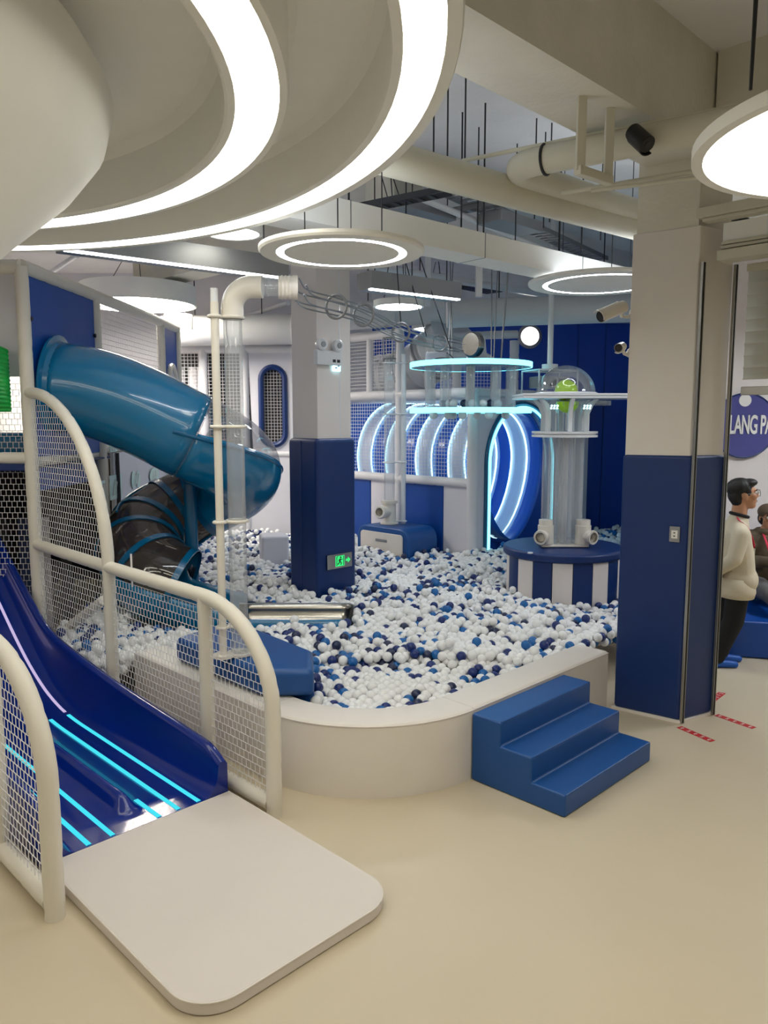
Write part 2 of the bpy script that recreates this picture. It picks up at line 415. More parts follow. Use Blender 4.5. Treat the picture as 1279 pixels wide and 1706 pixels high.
FR = .046
def ell(c, rt, rz, a0, a1, n, o): return [F(c[0]+rt*math.cos(a0+(a1-a0)*i/n), c[1]+rz*math.sin(a0+(a1-a0)*i/n), 0, o) for i in range(n+1)]
def fence(name, o0, label, big, netz0=.2):
    o = thing(name, o0, label, 'fence')
    mb = MB(); foam(mb, [F(0, 0, 0, o0), F(0, .62, 0, o0)]+ell((.68, .62), .68, .55, PI, PI/2, 12, o0)[1:]+[F(1.98, 1.175, 0, o0)], FR); mb.build('arch_rail', FOAM, o)
    mb = MB(); foam(mb, [F(.68, 0, 0, o0), F(.68, 1.16, 0, o0)], FR); mb.build('post', FOAM, o)
    mb = MB(); foam(mb, [F(1.98, 0, 0, o0), F(1.98, 1.17, 0, o0)], FR); mb.build('post', FOAM, o)
    mb = MB(); foam(mb, [F(.03, .06, 0, o0), F(.66, .06, 0, o0)], FR*.95); mb.build('bottom_rail', FOAM, o)
    mb = MB(); net(mb, F(0, .1, 0, o0), B2, UP, .66, 1.1, lambda u, v: (u > .04) and (v+.1 < .62 or ((u-.68)/.64)**2+((v+.1-.62)/.51)**2 < 1)); mb.build('net', NETM, o)
    mb = MB(); net(mb, F(.7, netz0, 0, o0), B2, UP, 1.26, 1.13-netz0); mb.build('net', NETM, o)
    if big:
        mb = MB(); foam(mb, [F(1.98, 1.175, 0, o0), F(3.31, 1.19, 0, o0)], FR); mb.build('rail', FOAM, o)
        mb = MB(); foam(mb, ell((3.33, 1.17), 1.35, 1.31, PI/2, PI, 18, o0), FR); mb.build('arch_rail', FOAM, o)
        mb = MB(); net(mb, F(2.0, netz0, 0, o0), B2, UP, 1.30, 1.14-netz0); mb.build('net', NETM, o)
        mb = MB(); net(mb, F(2.0, 1.22, 0, o0), B2, UP, 1.29, 1.26, lambda u, v: ((u+2.0-3.33)/1.31)**2+((v+.05)/1.27)**2 < 1); mb.build('net', NETM, o)
        mb = MB(); mb.tube([F(1.72, 1.06, .05, o0), F(1.72, 1.30, .05, o0)], .007, 6); mb.build('cable_tie', NETM, o)
    return o
fence('net_fence', E0, 'white foam-tube net fence with two curved arches between the blue slide and the ball pit', True)
fence('net_fence', L0, 'short white foam-tube net fence cut off by the left picture edge, beside the mat', False)

# ================================================================== PIT WALL, STEPS
QC = Vector((-.105, 3.965, 0))
def Q(a, b, z=0): return QC+A2*a+B2*b+UP*z
def qab(x, y):
    dx, dy = x-QC.x, y-QC.y; h = math.sqrt(.5); return (dx+dy)*h, (dy-dx)*h
WT, WH, WR = .29, .46, .95
def wall_piece(path, label, name='pit_wall'):
    # path: list of (outer, inner) points; rounded top edges; a seam of piping round the top
    rows = []
    for po, pi in path:
        d = (pi-po); L = d.length; d = d/L; r = .03; P = [po]
        for i in range(5):
            a = PI/2*i/4; P.append(po+d*(r-r*math.cos(a))+UP*(WH-r+r*math.sin(a)))
        for i in range(5):
            a = PI/2*(1-i/4); P.append(po+d*(L-r+r*math.cos(a))+UP*(WH-r+r*math.sin(a)))
        P.append(pi); rows.append(P)
    mb = MB(); mb.strip(rows); n = len(rows[0]); N = len(rows)
    mb.f += [tuple(range(n)), tuple((N-1)*n+k for k in range(n))[::-1]]; mb.m += [0, 0]
    mid = path[len(path)//2][0]
    o = tag(mb.build(name, PADW, loc=mid, angle=50), label, 'padded wall', 'padded walls around the ball pit')
    mb = MB(); mb.tube([p+UP*(WH-.012)+(p-q).normalized()*.001 for p, q in path], .004, 6); mb.build('seam_piping', PADWL, o)
    return o
g = .004
wall_piece([(Q(0, b), Q(WT, b)) for b in np.linspace(WR+g, 2.6, 12)], 'straight white padded pit wall behind the net fence, its far end in the balls')
cc = Q(WR, WR); pth = []
for i in range(41):
    a = PI+PI/2*i/40; dv = A2*math.cos(a)+B2*math.sin(a); pth.append((cc+dv*WR, cc+dv*(WR-WT)))
wall_piece(pth, 'rounded white padded corner of the ball pit wall in the middle foreground')
wall_piece([(Q(a, 0), Q(a, WT)) for a in np.linspace(WR+g, 2.62, 12)], 'straight white padded pit wall behind the blue steps, running to the right pillar')
st = MB(); prof = [(-.683, 0), (-.683, .135), (-.455, .135), (-.455, .285), (-.228, .285), (-.228, .435), (-.006, .435), (-.006, 0)]
st.extrude([Q(.917, b, z+.001) for b, z in prof], A2*1.05)
o = tag(st.build('foam_steps', STEPB, bevel=.014, seg=3, loc=Q(1.4, -.35)), 'blue three-step foam stair leaning on the white pit wall', 'steps')
for b, z in ((-.683, .135), (-.455, .285), (-.228, .435)):
    mb = MB(); mb.tube([Q(.93, b+.004, z-.002), Q(1.955, b+.004, z-.002)], .0035, 6); mb.build('seam_piping', STEPB, o)

# (pillars)
PA, PB, PC = Vector((1.796, 5.817, 0)), Vector((2.205, 5.516, 0)), Vector((2.535, 5.70, 0)); PD = PA+(PC-PB)
o = thing('pillar', PW, 'big square pillar at right, white above and navy padding below', 'pillar')
def inset(P, d):
    c = sum(P, Vector((0, 0, 0)))/len(P); return [p+(c-p).normalized()*d for p in P]
pp = [PA, PB, PC, PD]
CT = PY(1140, 376, 5.56).z; zy = lambda y: PY(1177, y, 5.5).z
mb = MB(); mb.prism([(p.x, p.y) for p in inset(pp, .05)], CT-.02, 4.68); mb.build('concrete_shaft', CONC, o, smooth=False)
mb = MB(); mb.prism([(p.x, p.y) for p in inset(pp, .022)], 1.9, CT); mb.build('white_cladding', PADW, o, bevel=.008)
mb = MB(); mb.prism([(p.x, p.y) for p in pp], .012, 2.0); mb.build('padding', NAVY, o, bevel=.03, seg=4)
mb = MB(); mb.prism([(p.x, p.y) for p in inset(pp, -.012)], 0, .02); mb.build('white_base_strip', PADWL, o, smooth=False)
sf = (PB-PA).normalized(); sn = Vector((sf.y, -sf.x, 0))
def face_pt(px, py, P, n): 
    d = Vector(ray(px, py)); t = ((P-Vector((0, 0, CAM_H))).dot(n))/d.dot(n); return Vector((0, 0, CAM_H))+d*t
sk = face_pt(1124, 890, PA, sn)
o = thing('wall_socket', sk, 'small metal-framed switch plate on the navy padding of the right pillar', 'socket')
mb = MB(); mb.box(sk+sn*.006, (.075, .012, .115), ax=(sf, sn, UP)); mb.build('plate', GALV, o, bevel=.003)
mb = MB(); mb.box(sk+sn*.014, (.045, .006, .06), ax=(sf, sn, UP)); mb.build('switch', WHITE, o, bevel=.002)
mb = MB(); mb.box(sk+sn*.0175+UP*.012, (.012, .003, .008), ax=(sf, sn, UP)); mb.box(sk+sn*.0175-UP*.012, (.012, .003, .008), ax=(sf, sn, UP)); mb.build('holes', BLACK, o, smooth=False)
# guide rails of the roller shutter
ef = (PC-PB).normalized(); en = Vector((ef.y, -ef.x, 0))
def guide(P, label, z1):
    o = thing('shutter_guide_rail', P, label, 'rail', 'guide rails on the right pillar')
    mb = MB(); mb.box(P+UP*(z1/2+.003), (.019, .016, z1), ax=(ef, en, UP)); mb.build('channel', RAILM, o, smooth=False)
    for s in (-1, 1):
        mb = MB(); mb.box(P+ef*(s*.012)+UP*(z1/2+.003)+en*.002, (.005, .020, z1), ax=(ef, en, UP)); mb.build('edge', ALUM, o, smooth=False)
guide(PB+ef*.012+en*.012, 'black guide rail down the near corner of the right pillar', zy(437))
guide(PC+ef*-.02+en*.012, 'black guide rail down the far corner of the right pillar, beside the standing person', zy(433))
SD = -B2                                                        # the shutters run towards the near right
sb = PB+ef*.04+en*.06
o = thing('shutter_box', sb+UP*zy(440), 'long cream shutter box above the opening right of the big pillar', 'shutter box')
def sbox(nm, y0, y1, s0, aoff, dep, m, bv=.004):
    z0, z1 = zy(y1), zy(y0); mb = MB(); mb.box(sb+SD*((s0+2.9)/2)+UP*((z0+z1)/2)+A2*(aoff+dep/2), (dep, 2.9-s0, z1-z0), ax=(A2, SD, UP)); return mb.build(nm, m, o, bevel=bv)
sbox('cover', 346, 363, -.10, -.06, .12, SHUT, .006); sbox('lower_lip', 363.5, 369, -.07, -.03, .10, SHUT, .002)
sbox('inner_box', 372, 403, .04, .06, .16, LAMPW)
sbox('groove_trim', 404, 409, .04, .04, .12, SHUT, .001); sbox('groove_trim', 411, 416, .04, .03, .12, SHUT, .001)
sbox('lintel', 419, 436, .03, .0, .16, SHUT, .004)
sc_ = PC+ef*.02+en*.05
o = thing('roller_shutter', sc_+UP*2.6, 'half-lowered slatted roller shutter above the standing person', 'shutter')
mb = MB(); prof = []
for i in range(9):
    z = zy(445)-.085*i; prof += [(0, z), (.010, z-.012), (.010, z-.073), (0, z-.083)]
rows = [[sc_+SD*s+A2*x+UP*z for x, z in prof] for s in (0.03, 2.9)]; mb.strip(rows); mb.build('slats', SHUT, o, solid=.004, angle=20)
mb = MB(); mb.box(sc_+SD*1.47+UP*2.46, (.05, 2.88, .06), ax=(A2, SD, UP)); mb.build('bottom_bar', ALUM, o, bevel=.004)
mb = MB(); mb.box(sc_+SD*1.47+UP*(zy(445)+.02), (.07, 2.88, .05), ax=(A2, SD, UP)); mb.build('head_rail', SHUT, o, bevel=.004)

# middle pillar in the pit
M0 = Vector((-.70, 8.05, 0)); ma, mbv = .56, .50
mp = [M0, M0+A2*ma, M0+A2*ma+B2*mbv, M0+B2*mbv]; mc = M0+A2*ma/2+B2*mbv/2
o = thing('pillar', mc, 'white pillar standing in the ball pit, navy padding on its lower half', 'pillar')
mb = MB(); mb.prism([(p.x, p.y) for p in inset(mp, .06)], 1.9, 4.68); mb.build('white_shaft', PADWL, o, bevel=.006)
mb = MB(); mb.prism([(p.x, p.y) for p in mp], .0, 2.06); mb.build('padding', NAVY, o, bevel=.05, seg=4)
mb = MB(); mb.tube([M0+B2*.27-A2*.001+UP*.3, M0+B2*.27-A2*.001+UP*2.03], .006, 6); mb.build('padding_seam', NAVY, o)
cd = M0+A2*.33-B2*-.05; cd = M0+A2*.36+B2*.05
mb = MB(); mb.tube([cd+UP*2.07, cd+UP*4.6], .013, 8); mb.build('conduit', PVCC, o)
# emergency lamp, small lit sign and exit sign on the pillar's right-hand face
nf = -B2
ep = M0+B2*.045
def on_face(px, py, off=0):
    p = face_pt(px, py, M0+B2*.037, nf); return p+nf*off
p0 = on_face(543, 590)
o = thing('emergency_light', p0, 'white twin-head emergency lamp box on the middle pillar', 'emergency light')
mb = MB(); mb.box(p0+nf*.03-UP*.04, (.34, .06, .15), ax=(A2, nf, UP)); mb.build('box', PVCC, o, bevel=.008)
for s in (-1, 1):
    mb = MB(); q = p0+A2*(.11*s)+nf*.05+UP*.09; mb.lathe([(0, -.035), (.05, -.035), (.062, 0), (.062, .03), (.05, .04), (0, .034)], q, 18, axis=nf); h = mb.build('lamp_head', PVCC, o)
    mb = MB(); mb.lathe([(0, .045), (.03, .045), (.03, .03), (0, .03)], q, 14, axis=nf); mb.build('lens', GALV, h)
for k in range(2):
    mb = MB(); mb.box(p0+nf*.061-UP*.07+A2*(.06+.06*k), (.04, .004, .03), ax=(A2, nf, UP)); mb.build('indicator', DARKM, o, smooth=False)
p0 = on_face(559, 610, .014)
o = thing('lit_sign', p0, 'tiny glowing pale sign plate below the emergency lamp', 'sign')
mb = MB(); mb.box(p0, (.10, .02, .11), ax=(A2, nf, UP)); mb.build('panel', E_ICE, o, bevel=.003)
for dx, dz in ((-.015, .02), (-.015, -.02), (.02, 0)):
    mb = MB(); mb.box(p0+A2*dx+UP*dz+nf*.011, (.03, .003, .012), ax=(A2, nf, UP)); mb.build('pictogram', BALLB, o, smooth=False)
p0 = face_pt(564, 934, M0, nf)+nf*.012
o = thing('exit_sign', p0, 'steel exit sign with green running figure and arrow on the navy padding', 'sign')
mb = MB(); mb.box(p0, (.36, .02, .16), ax=(A2, nf, UP)); mb.build('steel_plate', STEEL, o, bevel=.004)
mb = MB(); mb.box(p0+nf*.011-A2*.0, (.13, .004, .115), ax=(A2, nf, UP)); mb.build('green_panel', E_GREEN, o, smooth=False)
def fl(mbx, pts, off=.0145, r=.006): mbx.tube([p0+A2*x+UP*z+nf*off for x, z in pts], r, 6)
mb = MB(); mb.ball(p0+A2*.006+UP*.040+nf*.0145, .010, 10, 6)
fl(mb, [(.002, .026), (-.008, -.004)], r=.009); fl(mb, [(-.008, -.004), (.014, -.018), (.010, -.042)]); fl(mb, [(-.008, -.006), (-.022, -.026), (-.036, -.034)])
fl(mb, [(.002, .024), (.022, .012), (.032, .020)], r=.004); fl(mb, [(.0, .022), (-.020, .014), (-.024, -.002)], r=.004)
mb.build('running_figure', BLACK, o)
mb = MB(); fl(mb, [(-.05, -.05), (-.05, .05), (-.034, .05)], r=.004); fl(mb, [(.05, -.05), (.05, .05)], r=.004); mb.build('door_outline', BLACK, o)
mb = MB(); mb.extrude([p0+A2*x+UP*z+nf*.011 for x, z in ((.085, .012), (.115, .012), (.115, .032), (.15, 0), (.115, -.032), (.115, -.012), (.085, -.012))], nf*.004); mb.build('arrow', E_GREEN, o, smooth=False)

# red floor tapes with white characters
for (a, b, lab) in (((1131, 1211), (1187, 1235), 'red floor tape with white characters at the foot of the right pillar'),
                    ((1193, 1191), (1256, 1213), 'red floor tape with white characters further right of the pillar, towards the picture edge'),
                    ((1187, 1166), (1203, 1154), 'short red floor tape peeking out behind the right pillar')):
    p = PZ(*a, .001); q = PZ(*b, .001); d = (q-p); L = d.length; d.normalize(); nn = Vector((-d.y, d.x, 0)); c = (p+q)/2
    o = tag(MB().box(c, (L, .055, .0016), ax=(d, nn, UP)).build('floor_tape', mat('red_tape_%d' % a[0], (190, 40, 44), .5), loc=c, smooth=False), lab, 'tape', 'red tapes on the floor')
    k = max(3, int(L/.055))
    for i in range(k):
        cc_ = p+d*(L*(i+.5)/k); mb = MB()
        for j in range(3):
            mb.box(cc_+nn*(-.014+.013*j)+UP*.0012, (.022 if (i+j) % 2 else .014, .004, .001), ax=(d, nn, UP))
        mb.box(cc_+d*(.004 if i % 2 else -.004)+UP*.0012, (.004, .032, .001), ax=(d, nn, UP))
        mb.build('character', WHITE, o, smooth=False)
_n = A2
def bpt(px, py): return face_pt(px, py, F(0, 0, .22), _n)
mb = MB(); foam(mb, [bpt(92, 1062), bpt(172, 1000)], .04); tag(mb.build('brace_tube', FOAM, loc=bpt(92, 1062)), 'short slanting foam tube behind the net, above the balls left of the pit', 'tube')

# ================================================================== LEFT PLAY TOWER
T0 = F(3.35, 0); TX = T0.x; TY = T0.y                           # near corner post
TZ = 3.51
o = thing('play_tower', T0, 'white foam-post play tower at left with blue panels, nets and a white wall', 'play tower')
tower = o
def fpost(p, z1, z0=0, r=.055, m=FOAM, par=None, nm='post'):
    mb = MB(); foam(mb, [Vector((p[0], p[1], z0)), Vector((p[0], p[1], z1))], r); return mb.build(nm, m, par)
def frail(p, q, r=.055, m=FOAM, par=None, nm='rail'):
    mb = MB(); foam(mb, [Vector(p), Vector(q)], r); return mb.build(nm, m, par)
TYB, TYC, TYD = TY+1.5, TY+3.6, TY+4.3
for y in (TY, TYB, TYC, TYD): fpost((TX+.03*(y-TY), y), TZ, par=o)
fx = lambda y: TX+.03*(y-TY)
frail((fx(TY), TY, TZ), (fx(TYD), TYD, TZ), .06, par=o)
frail((TX, TY, TZ), (TX-2.2, TY+.25, TZ), .06, par=o)
frail((TX-.02, TY, 1.90), (fx(TYB)-.05, TYB, 1.90), .05, par=o)
frail((TX, TY, 1.93), (TX-2.2, TY+.15, 1.93), .05, par=o)
frail((fx(TYB), TYB, 1.95), (fx(TYD), TYD, 1.95), .05, par=o)
fpost((fx(TYB)-.06, TYB+.22), 1.95, par=o, r=.05)

# blue panel with the slide mouth, second blue panel with porthole
mb = MB(); mb.box((fx(TY+.75), TY+.75, 2.69), (.02, 1.38, 1.54), rot=-.03); mb.build('blue_panel', ROYAL, o, bevel=.004)
mb = MB(); mb.box((fx(TYC+.35), TYC+.35, 2.72), (.02, .6, 1.45), rot=-.03); pn = mb.build('blue_panel', ROYAL, o, bevel=.004)
mb = MB(); mb.tube([Vector((fx(TYC+.35)+.03, TYC+.35+.2*math.cos(a), 2.62+.36*math.sin(a))) for a in np.linspace(0, 2*PI, 33)[:-1]], .035, 8, closed=True); mb.build('porthole_ring', PVC, pn)
mb = MB(); mb.extrude([Vector((fx(TYC+.35)+.012, TYC+.35+.19*math.cos(a), 2.62+.35*math.sin(a))) for a in np.linspace(0, 2*PI, 33)[:-1]], (.01, 0, 0)); mb.build('porthole_glass', LILAC, pn, smooth=False)
mb = MB(); net(mb, (fx(TYB+.06), TYB+.06, 2.0), (.03, 1, 0), UP, TYC-TYB-.12, TZ-2.05, cu=.055, cv=.055, r=.003, brick=False); mb.build('net', NETM, o)
mb = MB(); mb.box((TX+.06, TY+1.15, 1.86), (.06, 1.0, .02)); mb.box((TX-1.1, TY+2.1, 1.86), (2.1, 4.2, .08)); mb.build('platform_deck', NAVY, o, bevel=.01)
mb = MB(); mb.box((TX-1.85, TY+2.9, 2.68), (.04, 3.6, 1.5)); mb.build('inner_wall', PVC, o, smooth=False)
mb = MB(); mb.box((TX-.03, TY+.75, 1.73), (.02, 1.4, .20), rot=-.03); mb.build('blue_skirt', ROYAL, o, smooth=False)
# white lower wall; its pale shapes put cast light into the colour
mb = MB(); mb.box((fx(TYB+1.9)+.03, TYB+1.95, .95), (.04, 3.5, 1.9), rot=-.03); wl = mb.build('white_wall_panel', LILAC, o, smooth=False)
mb = MB(); mb.tube([(fx(TYB+.26)+.07, TYB+.26, 0), (fx(TYB+.26)+.07, TYB+.26, 1.9)], .02, 8); mb.build('dark_edge', DARKM, o)
ICEP = mat('pale_mint_light', (205, 232, 228), .4)
def light_mark(px, py, w, h, kind):
    d = Vector(ray(px, py)); P = Vector((0, 0, CAM_H)); X = fx(TYB+1.5)+.052
    # point on the wall face
    y = (X-.052+.0)/d.x*d.y; X = fx(y)+.054; p = PX(px, py, X)
    mb = MB()
    if kind == 'square': mb.box(p, (.006, w, h), rot=-.03)
    else: mb.extrude([p+Vector((0, w/2*math.cos(a), h/2*math.sin(a))) for a in np.linspace(0, 2*PI, 25)[:-1]], (.006, 0, 0))
    if kind == 'pair': 
        mb = MB()
        for s in (-1, 1): mb.extrude([p+Vector((0, s*w*.28+w*.27*math.cos(a), h/2*math.sin(a))) for a in np.linspace(0, 2*PI, 25)[:-1]], (.006, 0, 0))
    dd = mb.build('light_shape', ICEP, wl, smooth=False)
    mb = MB()
    for k in (-1, 0, 1): mb.tube([p+Vector((.008, w*(.2*k-.12), -h*.32)), p+Vector((.008, w*(.2*k+.12), h*.32))], .006, 5)
    mb.build('light_line', WHITE, dd)
for a in ((193, 811, .34, .26, 'square'), (226, 799, .28, .20, 'pair'), (257, 792, .38, .19, 'oval'), (172, 815, .10, .18, 'square'), (189, 745, .2, .1, 'square'), (281, 788, .16, .1, 'square'), (190, 875, .2, .2, 'oval'), (262, 845, .4, .16, 'oval')): light_mark(*a)
# panel and green bubble window at the picture's left edge, under-deck clutter
mb = MB(); mb.box((TX-.75, TY+.14, 3.05), (1.3, .02, .86)); mb.build('grey_panel', LILAC, o, smooth=False)
mb = MB(); net(mb, (TX-1.4, TY+.16, 1.96), (1, 0, 0), UP, 1.35, .62, cu=.05, cv=.05, r=.0025); mb.build('net', NETM, o)
mb = MB(); net(mb, (TX-1.9, TY+.1, .3), (1, 0, 0), UP, 1.85, 1.58, cu=.045, cv=.05, r=.0025); mb.build('net', NETM, o)
mb = MB(); mb.box((TX-1.15, TY+.7, 2.02), (1.9, .7, .24)); mb.build('blue_cushion', TEALD, o, bevel=.08, seg=4)
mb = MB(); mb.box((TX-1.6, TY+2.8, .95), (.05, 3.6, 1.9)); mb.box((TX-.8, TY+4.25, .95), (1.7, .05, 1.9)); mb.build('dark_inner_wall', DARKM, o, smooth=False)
for k in range(5):
    mb = MB(); mb.box((TX-1.3+.22*k, TY+1.6, .62), (.11, .02, 1.2)); mb.build('inner_panel', [ROYAL, DARKM, NAVY, LILAC, DARKM][k], o, smooth=False)
for k in range(2):
    mb = MB(); mb.tube([(TX+.012, TY+.09+.0, 3.1-.62*k), (TX+.03, TY+.09, 3.1-.62*k)], .02, 8); mb.build('bolt', BLACK, o)
    mb = MB(); mb.tube([(fx(TYB)+.012, TYB-.09, 3.1-.2*k), (fx(TYB)+.03, TYB-.09, 3.1-.2*k)], .02, 8); mb.build('bolt', BLACK, o)
gp = PY(4, 628, TY+.02)
mb = MB(); rows = []
for i in range(19):
    x = -.40+.48*i/18; e = abs((x+.16)/.24); zt2_ = .27-.10*max(0, e-.3)**2; bul = .13*math.sqrt(max(0, 1-e*e))
    rows.append([gp+Vector((x, -.04-.008*math.sin(j*1.6)-bul*math.sin(PI*j/60), -.29+(.29+zt2_)*j/60)) for j in range(61)])
mb.strip(rows); tag(mb.build('bubble_window', GREENT, loc=gp, solid=.006), 'green ribbed acrylic window at the left picture edge, beside the tall tower post', 'window')

# ================================================================== SPIRAL TUBE SLIDE
SX, SY, SRm, STr = -1.93, 7.62, .50, .40
o = thing('spiral_slide', (SX, SY, 0), 'teal spiral tube slide with clear and smoked sections winding round a post', 'slide')
spiral = o
path = []
x0 = TX+.06
N0 = 14
for i in range(N0):                                             # straight run out of the panel
    t = i/N0; x = x0+(SX-x0)*t; path.append(Vector((x, SY-SRm-.04*(1-t), 2.54-.36*(t**1.6))))
for i in range(61):                                             # one turn and a bit
    a = -PI/2+2*PI*i/60; z = 2.18-1.52*(i/60)**.98
    path.append(Vector((SX+SRm*math.cos(a), SY+SRm*math.sin(a), z)))
end = path[-1]
for i in range(1, 9):
    t = i/8; path.append(end+Vector((.55*t, -.02*t, -.20*t+.05*t*t)))
TT = [(path[min(i+1, len(path)-1)]-path[max(i-1, 0)]).normalized() for i in range(len(path))]
def ring(i, a0, a1, n, r=STr):
    T = TT[i]; S = T.cross(UP).normalized(); U = S.cross(T)
    return [path[i]+(S*math.cos(a0+(a1-a0)*k/n)+U*math.sin(a0+(a1-a0)*k/n))*r for k in range(n+1)]
def shell(i0, i1, a0, a1, m, name, par=o, r=STr, n=24, solid=.012):
    mb = MB(); mb.strip([ring(i, a0, a1, n, r) for i in range(i0, i1+1)]); return mb.build(name, m, par, solid=solid, angle=60)
iA = N0+3; iB = N0+30; iC = N0+32; iD = N0+45; iE = len(path)-1
shell(0, iA, -PI, PI, TEAL, 'upper_tube', n=40)
shell(iA, iB, -PI*1.03, PI*.03, TEAL, 'lower_half_shell')
shell(iA, iB, PI*.03, PI*.97, DOME, 'clear_top_shell', solid=0)
for s in (0, 1):
    mb = MB(); mb.tube([ring(i, PI*s, PI*s+.01, 1, STr+.008)[0] for i in range(iA-2, iB+1)], .018, 8); mb.build('flange_rail', TEALD, o)
shell(iB, iD, -PI, PI, SMOKE, 'smoked_tube', n=36, solid=0)
for i in (iB, iB+6, iB+12, iB+18, iB+24, iB+30):
    T = TT[i]; S = T.cross(UP).normalized(); U = S.cross(T); rows = []
    for k in range(41):
        a = 2*PI*k/40; d = S*math.cos(a)+U*math.sin(a)
        rows.append([path[i]+d*(STr+.004)-T*.03, path[i]+d*(STr+.016)-T*.028, path[i]+d*(STr+.016)+T*.028, path[i]+d*(STr+.004)+T*.03])
    mb = MB(); mb.strip(rows); mb.build('ring_rib', TEALD, o, solid=.004)
mb = MB(); mb.tube([ring(i, .35*PI, .35*PI+.01, 1, STr+.008)[0] for i in range(iB, iD+1)], .014, 8); mb.build('flange_rail', TEALD, o)
mb = MB(); mb.tube([ring(i, -.65*PI, -.65*PI+.01, 1, STr+.008)[0] for i in range(iB, iD+1)], .014, 8); mb.build('flange_rail', TEALD, o)
shell(iD, N0+60, 0, PI, SMOKE, 'smoked_top_shell', n=20, solid=0)
shell(iD, iE, -PI*1.02, PI*.02, TEAL, 'lower_half_shell', n=24)
for i in (iA,):
    mb = MB(); mb.tube(ring(i, -PI, PI, 40, STr+.006), .010, 6); mb.build('joint_ring', DOME, o)
mb = MB(); T = TT[0]; S = T.cross(UP).normalized(); U = S.cross(T)
mb.lathe([(STr-.01, -.04), (STr+.07, -.04), (STr+.07, -.02), (STr+.015, -.015), (STr+.005, .03), (STr-.01, .03)], path[0], 48, axis=T); mb.build('mouth_flange', TEAL, o)
mb = MB(); mb.tube([(SX, SY, 0), (SX, SY, 1.62)], .065, 20); mb.ball((SX, SY, 1.66), .075); mb.build('centre_post', TEALD, o)
# open exit chute, steel-lined
ex0 = path[-1].copy(); cx0, cx1 = ex0.x-.05, -.31; yc = ex0.y; zb = .185
def chute(rad, h, y, k0=0): 
    P = [(-rad, .285)] if k0 == 0 else []
    for i in range(k0, 13):
        a = PI+PI*i/12; P.append((rad*math.cos(a), .20+.20*math.sin(a)*1.0))
    P.append((rad, h)); return [Vector((0, y+p, zb+q)) for p, q in P]
for nm, m, rr, hh, sol in (('exit_chute', TEAL, .36, .20, .012), ('steel_liner', STEEL, .345, .255, .006)):
    mb = MB(); rows = []
    for x in np.linspace(cx0, cx1, 10): rows.append([p+Vector((x, 0, 0)) for p in chute(rr, hh, yc, 3 if nm == 'steel_liner' else 0)])
    mb.strip(rows); mb.build(nm, m, o, solid=sol, angle=60)
for s in (1,):
    mb = MB(); mb.tube([(cx0, yc+s*.35, zb+.26), (cx1-.03, yc+s*.35, zb+.26), (cx1, yc+s*.35, zb+.25), (cx1, yc+s*.35, zb+.15)], .010, 8); mb.build('rim', GALV, o)

# ================================================================== BLUE FOAM BLOCKS IN THE PIT
sp = [Vector((-.80, 4.80, 0)), Vector((-.45, 4.80, 0)), Vector((-.50, 5.25, 0)), Vector((-.95, 5.78, 0)), Vector((-1.32, 5.95, 0)), Vector((-1.56, 5.56, 0))]
mb = MB(); mb.prism([(p.x, p.y) for p in sp], WH+.004, .65)
mb.prism([(p.x, p.y) for p in (Q(.31, 1.08), Q(.39, .88), Vector((-.53, 5.22, 0)), Vector((-.97, 5.74, 0)), Q(.5, 2.0), Q(.31, 2.0))], .004, WH+.06)
nb = tag(mb.build('foam_block', STEPB, bevel=.05, seg=4, loc=(-.9, 5.2, 0)), 'blue foam block over the pit wall carrying the near white pole and clear tube', 'foam block', 'blue foam blocks under the ball tubes')
fbc = Vector((.33, 10.22, 0))
def fb(a, b, z): return fbc+A2*a+B2*b+UP*z
pr = []
for (a0, ca, cz) in ((0, .8-.16, .78-.16),):
    pass
prof = [(0, .0)]+[(.18-.18*math.cos(t), .78-.18+.18*math.sin(t)) for t in np.linspace(0, PI/2, 8)]+[(1.02-.18+.18*math.sin(t), .78-.18+.18*math.cos(t)) for t in np.linspace(0, PI/2, 8)]+[(1.02, 0)]
mb = MB(); mb.extrude([fb(0, b, z) for b, z in prof], A2*.60)
o = tag(mb.build('foam_block', STEPB, bevel=.03, loc=fb(.3, .5, 0)), 'blue foam block with white front panel under the far ball tube', 'foam block', 'blue foam blocks under the ball tubes')
mb = MB(); P = [Vector((.10, .30, 0)), Vector((.92, .30, 0)), Vector((.92, .70, 0)), Vector((.10, .70, 0))]
P = round_poly(P, [.05]*4, 6); mb.extrude([fb(-.002, p.x, p.y) for p in P], -A2*.02); mb.build('white_panel', PADW, o, bevel=.006)
mb = MB(); mb.box(fb(-.024, .50, .59), (.006, .22, .035), ax=(A2, B2, UP)); mb.build('tag_strip', GALV, o, smooth=False)
wb = PZ(452, 945, .42)
mb = MB(); mb.box(wb+UP*.13+Vector((0, .25, 0)), (.34, .40, .5), rot=.25); tag(mb.build('foam_cube', LILAC, bevel=.03, loc=wb), 'small white foam block half sunk in the balls left of the middle pillar', 'foam block')

